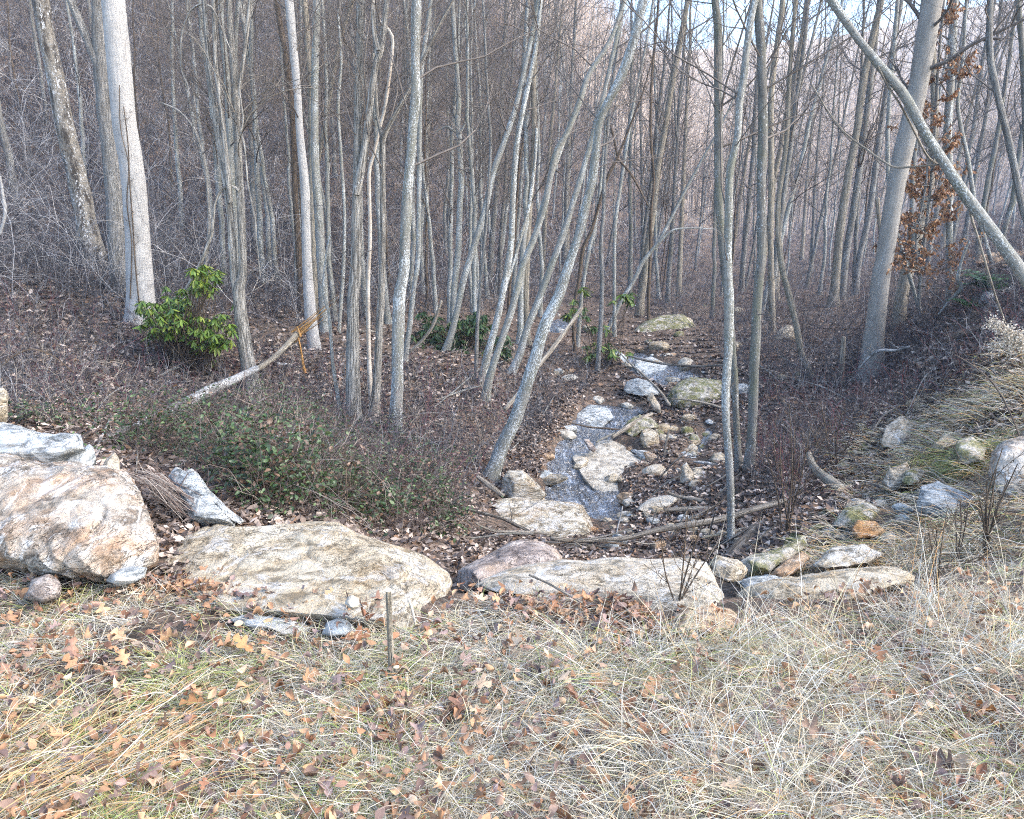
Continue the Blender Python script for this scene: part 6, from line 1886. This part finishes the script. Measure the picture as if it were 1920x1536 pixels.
# fern on the right bank
def fern(px, py, Y, label, nf, L, cols):
    x = at_y(px, py, Y)
    o3 = np.array([x[0], Y, H(x[0], Y)])
    t = root('fern', o3, label, 'fern')
    for k in range(nf):
        az = rng.uniform(0, 6.28)
        K = 14
        s = np.linspace(0, 1, K)
        el = rng.uniform(0.7, 1.1) - 1.3 * s
        st = np.stack([np.cos(az) * np.cos(el), np.sin(az) * np.cos(el), np.sin(el)], -1) * (L * rng.uniform(0.7, 1.1) / K)
        P = np.cumsum(st, 0)
        a = Acc()
        V, Q, tc = tubes(P[None], np.full((1, K), 0.003), 4)
        a.add(V, Q, np.tile([0.10, 0.12, 0.04], (len(V), 1)), tc)
        side = np.array([-math.sin(az), math.cos(az), 0])
        q = np.repeat(P[1:], 2, 0)
        sg = np.tile([1, -1], K - 1)
        X = sg[:, None] * side + np.repeat(norm(st[1:]), 2, 0) * 0.35
        ln = L * 0.28 * np.repeat(np.sin(np.linspace(0.25, 1, K - 1) * math.pi) * 0.7 + 0.3, 2)
        leaves(a, 'lance', q, X, np.tile([0, 0, 1.0], (len(q), 1)), ln, pick(cols, len(q), 0.2), 0.15, 0.2, 1.5)
        link('frond', a.mesh('frond'), M['green_leaf'], t)


fern(1858, 530, 12.6, 'green fern clump growing on rocks below the leaning trunk at right', 16, 0.75, [(0.06, 0.17, 0.05), (0.09, 0.22, 0.06), (0.05, 0.13, 0.04)])
fern(1822, 556, 12.2, 'smaller green fern left of the larger fern clump', 9, 0.5, [(0.06, 0.17, 0.05), (0.09, 0.22, 0.06)])

# dry white seed heads at the right edge
a = Acc()
g0 = at_y(1930, 660, 7.2)
o3 = np.array([g0[0], 7.2, H(g0[0], 7.2)])
for k in range(5):
    q = np.array([(1940 + rng.normal(0, 6), 690, 2.5), (1915 + rng.normal(0, 6), 640, 2), (1880 + rng.normal(0, 22), 605 + rng.normal(0, 18), 1.5)])
    P, R = px_line(q, 7.2, 0, 14)
    V, Q, tc = tubes(P[None] - o3, R[None], 5)
    a.add(V, Q, np.tile([0.5, 0.43, 0.33], (len(V), 1)), tc)
    pp = P[-7:] - o3
    q = np.repeat(pp, 60, 0) + rng.normal(0, 0.02, (420, 3)) * rng.uniform(0.3, 2.2, (420, 1))
    X, Nr = flat_frames(420, 1.0)
    leaves(a, 'fleck', q, X, Nr, rng.uniform(0.012, 0.028, 420), pick([(0.58, 0.52, 0.43), (0.50, 0.44, 0.35), (0.66, 0.61, 0.53)], 420, 0.1), 0.5, 0.5)
o = link('seed_head_plant', a.mesh('seed_head_plant'), M['grass'], None, o3)
tag(o, 'dry plant with fluffy whitish seed heads leaning in at right edge', 'plant')

# separate large oak leaves lying on top of the grass
rng = np.random.default_rng(9)
OAK = [(775, 1385, 0.36, 0.165, 0.06), (960, 1225, 0.42, 0.27, 0.18), (1310, 1505, 0.55, 0.40, 0.26), (1560, 1385, 0.40, 0.19, 0.07), (365, 1395, 0.48, 0.30, 0.18), (395, 1340, 0.42, 0.22, 0.10), (700, 1340, 0.36, 0.17, 0.09), (1310, 1420, 0.5, 0.36, 0.22), (1890, 1450, 0.50, 0.31, 0.2),
       (1800, 1345, 0.40, 0.18, 0.07), (520, 1480, 0.46, 0.3, 0.2), (240, 1495, 0.34, 0.16, 0.08), (640, 1220, 0.30, 0.14, 0.07), (1230, 1520, 0.36, 0.24, 0.2), (860, 1370, 0.32, 0.17, 0.11), (1700, 1500, 0.42, 0.24, 0.13), (480, 1250, 0.42, 0.22, 0.1), (1130, 1330, 0.44, 0.25, 0.13), (70, 1240, 0.38, 0.22, 0.15), (1440, 1460, 0.44, 0.21, 0.09)]
for (px, py, r_, g_, b_) in OAK:
    p = march([px], [py])[0]
    a = Acc()
    X, Nr = flat_frames(1, 0.35)
    leaves(a, 'oak', np.zeros((1, 3)), X, Nr, np.array([rng.uniform(0.09, 0.125)]), np.array([[r_, g_, b_]]), 0.5, 0.4)
    o = link('oak_leaf', a.mesh('oak_leaf'), M['leaf'], None, (p[0], p[1], p[2] + 0.05))
    tag(o, 'large lobed brown oak leaf lying on top of the straw', 'leaf', 'large oak leaves on the grass')
# ---------------------------------------------------------------- air
HAZE = 0.0007
bm_lo, bm_hi = np.array([-300.0, -6.0, -8.0]), np.array([300.0, 232.0, 130.0])
bm_lo[2] = GZ.min() - 1.5
_v = np.array([[x, y, z] for x in (bm_lo[0], bm_hi[0]) for y in (bm_lo[1], bm_hi[1]) for z in (bm_lo[2], bm_hi[2])])
_f = np.array([[0, 1, 3, 2], [4, 6, 7, 5], [0, 4, 5, 1], [2, 3, 7, 6], [0, 2, 6, 4], [1, 5, 7, 3]])
hm = bpy.data.materials.new('haze_air')
hm.use_nodes = True
hm.node_tree.nodes.clear()
pv = hm.node_tree.nodes.new('ShaderNodeVolumePrincipled')
pv.inputs['Color'].default_value = (0.5, 0.68, 1.0, 1)
pv.inputs['Density'].default_value = HAZE
pv.inputs['Anisotropy'].default_value = 0.2
ho = hm.node_tree.nodes.new('ShaderNodeOutputMaterial')
hm.node_tree.links.new(pv.outputs[0], ho.inputs['Volume'])
hz = link('haze', make_mesh('haze', _v, _f, smooth=False), hm)
hz['kind'] = 'stuff'
# ---------------------------------------------------------------- light, sky, camera
EXPOSURE = 2.42
w = bpy.data.worlds.new('World')
SC.world = w
w.use_nodes = True
nt = w.node_tree
bg = nt.nodes['Background']
sky = nt.nodes.new('ShaderNodeTexSky')
sky.sky_type = 'NISHITA'
sky.sun_disc = False
SUN_EL, SUN_AZ = math.radians(38), math.radians(105)      # azimuth measured clockwise from +Y (the view direction)
sky.sun_elevation = SUN_EL
sky.sun_rotation = SUN_AZ
sky.air_density = 1.0
sky.dust_density = 2.0
sky.ozone_density = 1.0
nt.links.new(sky.outputs[0], bg.inputs[0])
bg.inputs[1].default_value = 0.14
sun = bpy.data.lights.new('sun', 'SUN')
sun.energy = 0.6
sun.angle = math.radians(28)
sun.color = (1.0, 0.97, 0.93)
so = bpy.data.objects.new('sun', sun)
COL.objects.link(so)
from mathutils import Vector
sd = Vector((math.sin(SUN_AZ) * math.cos(SUN_EL), math.cos(SUN_AZ) * math.cos(SUN_EL), math.sin(SUN_EL)))
so.rotation_euler = sd.to_track_quat('Z', 'Y').to_euler()
so.location = sd * 60

cam = bpy.data.cameras.new('camera')
cam.sensor_width = 36.0
cam.lens = 36.0 * FPX / 1920.0
cam.clip_start = 0.05
cam.clip_end = 2000
co = bpy.data.objects.new('camera', cam)
COL.objects.link(co)
co.location = (0, 0, EYE)
co.rotation_euler = (math.radians(90) - PITCH, 0, 0)
SC.camera = co
SC.view_settings.view_transform = 'Standard'
SC.view_settings.look = 'None'
SC.view_settings.exposure = EXPOSURE
SC.view_settings.gamma = 1
SC.cycles.use_denoising = False
SC.cycles.filter_width = 1.1
SC.cycles.max_bounces = 6
SC.cycles.diffuse_bounces = 3
SC.cycles.transparent_max_bounces = 6
SC.cycles.volume_bounces = 1
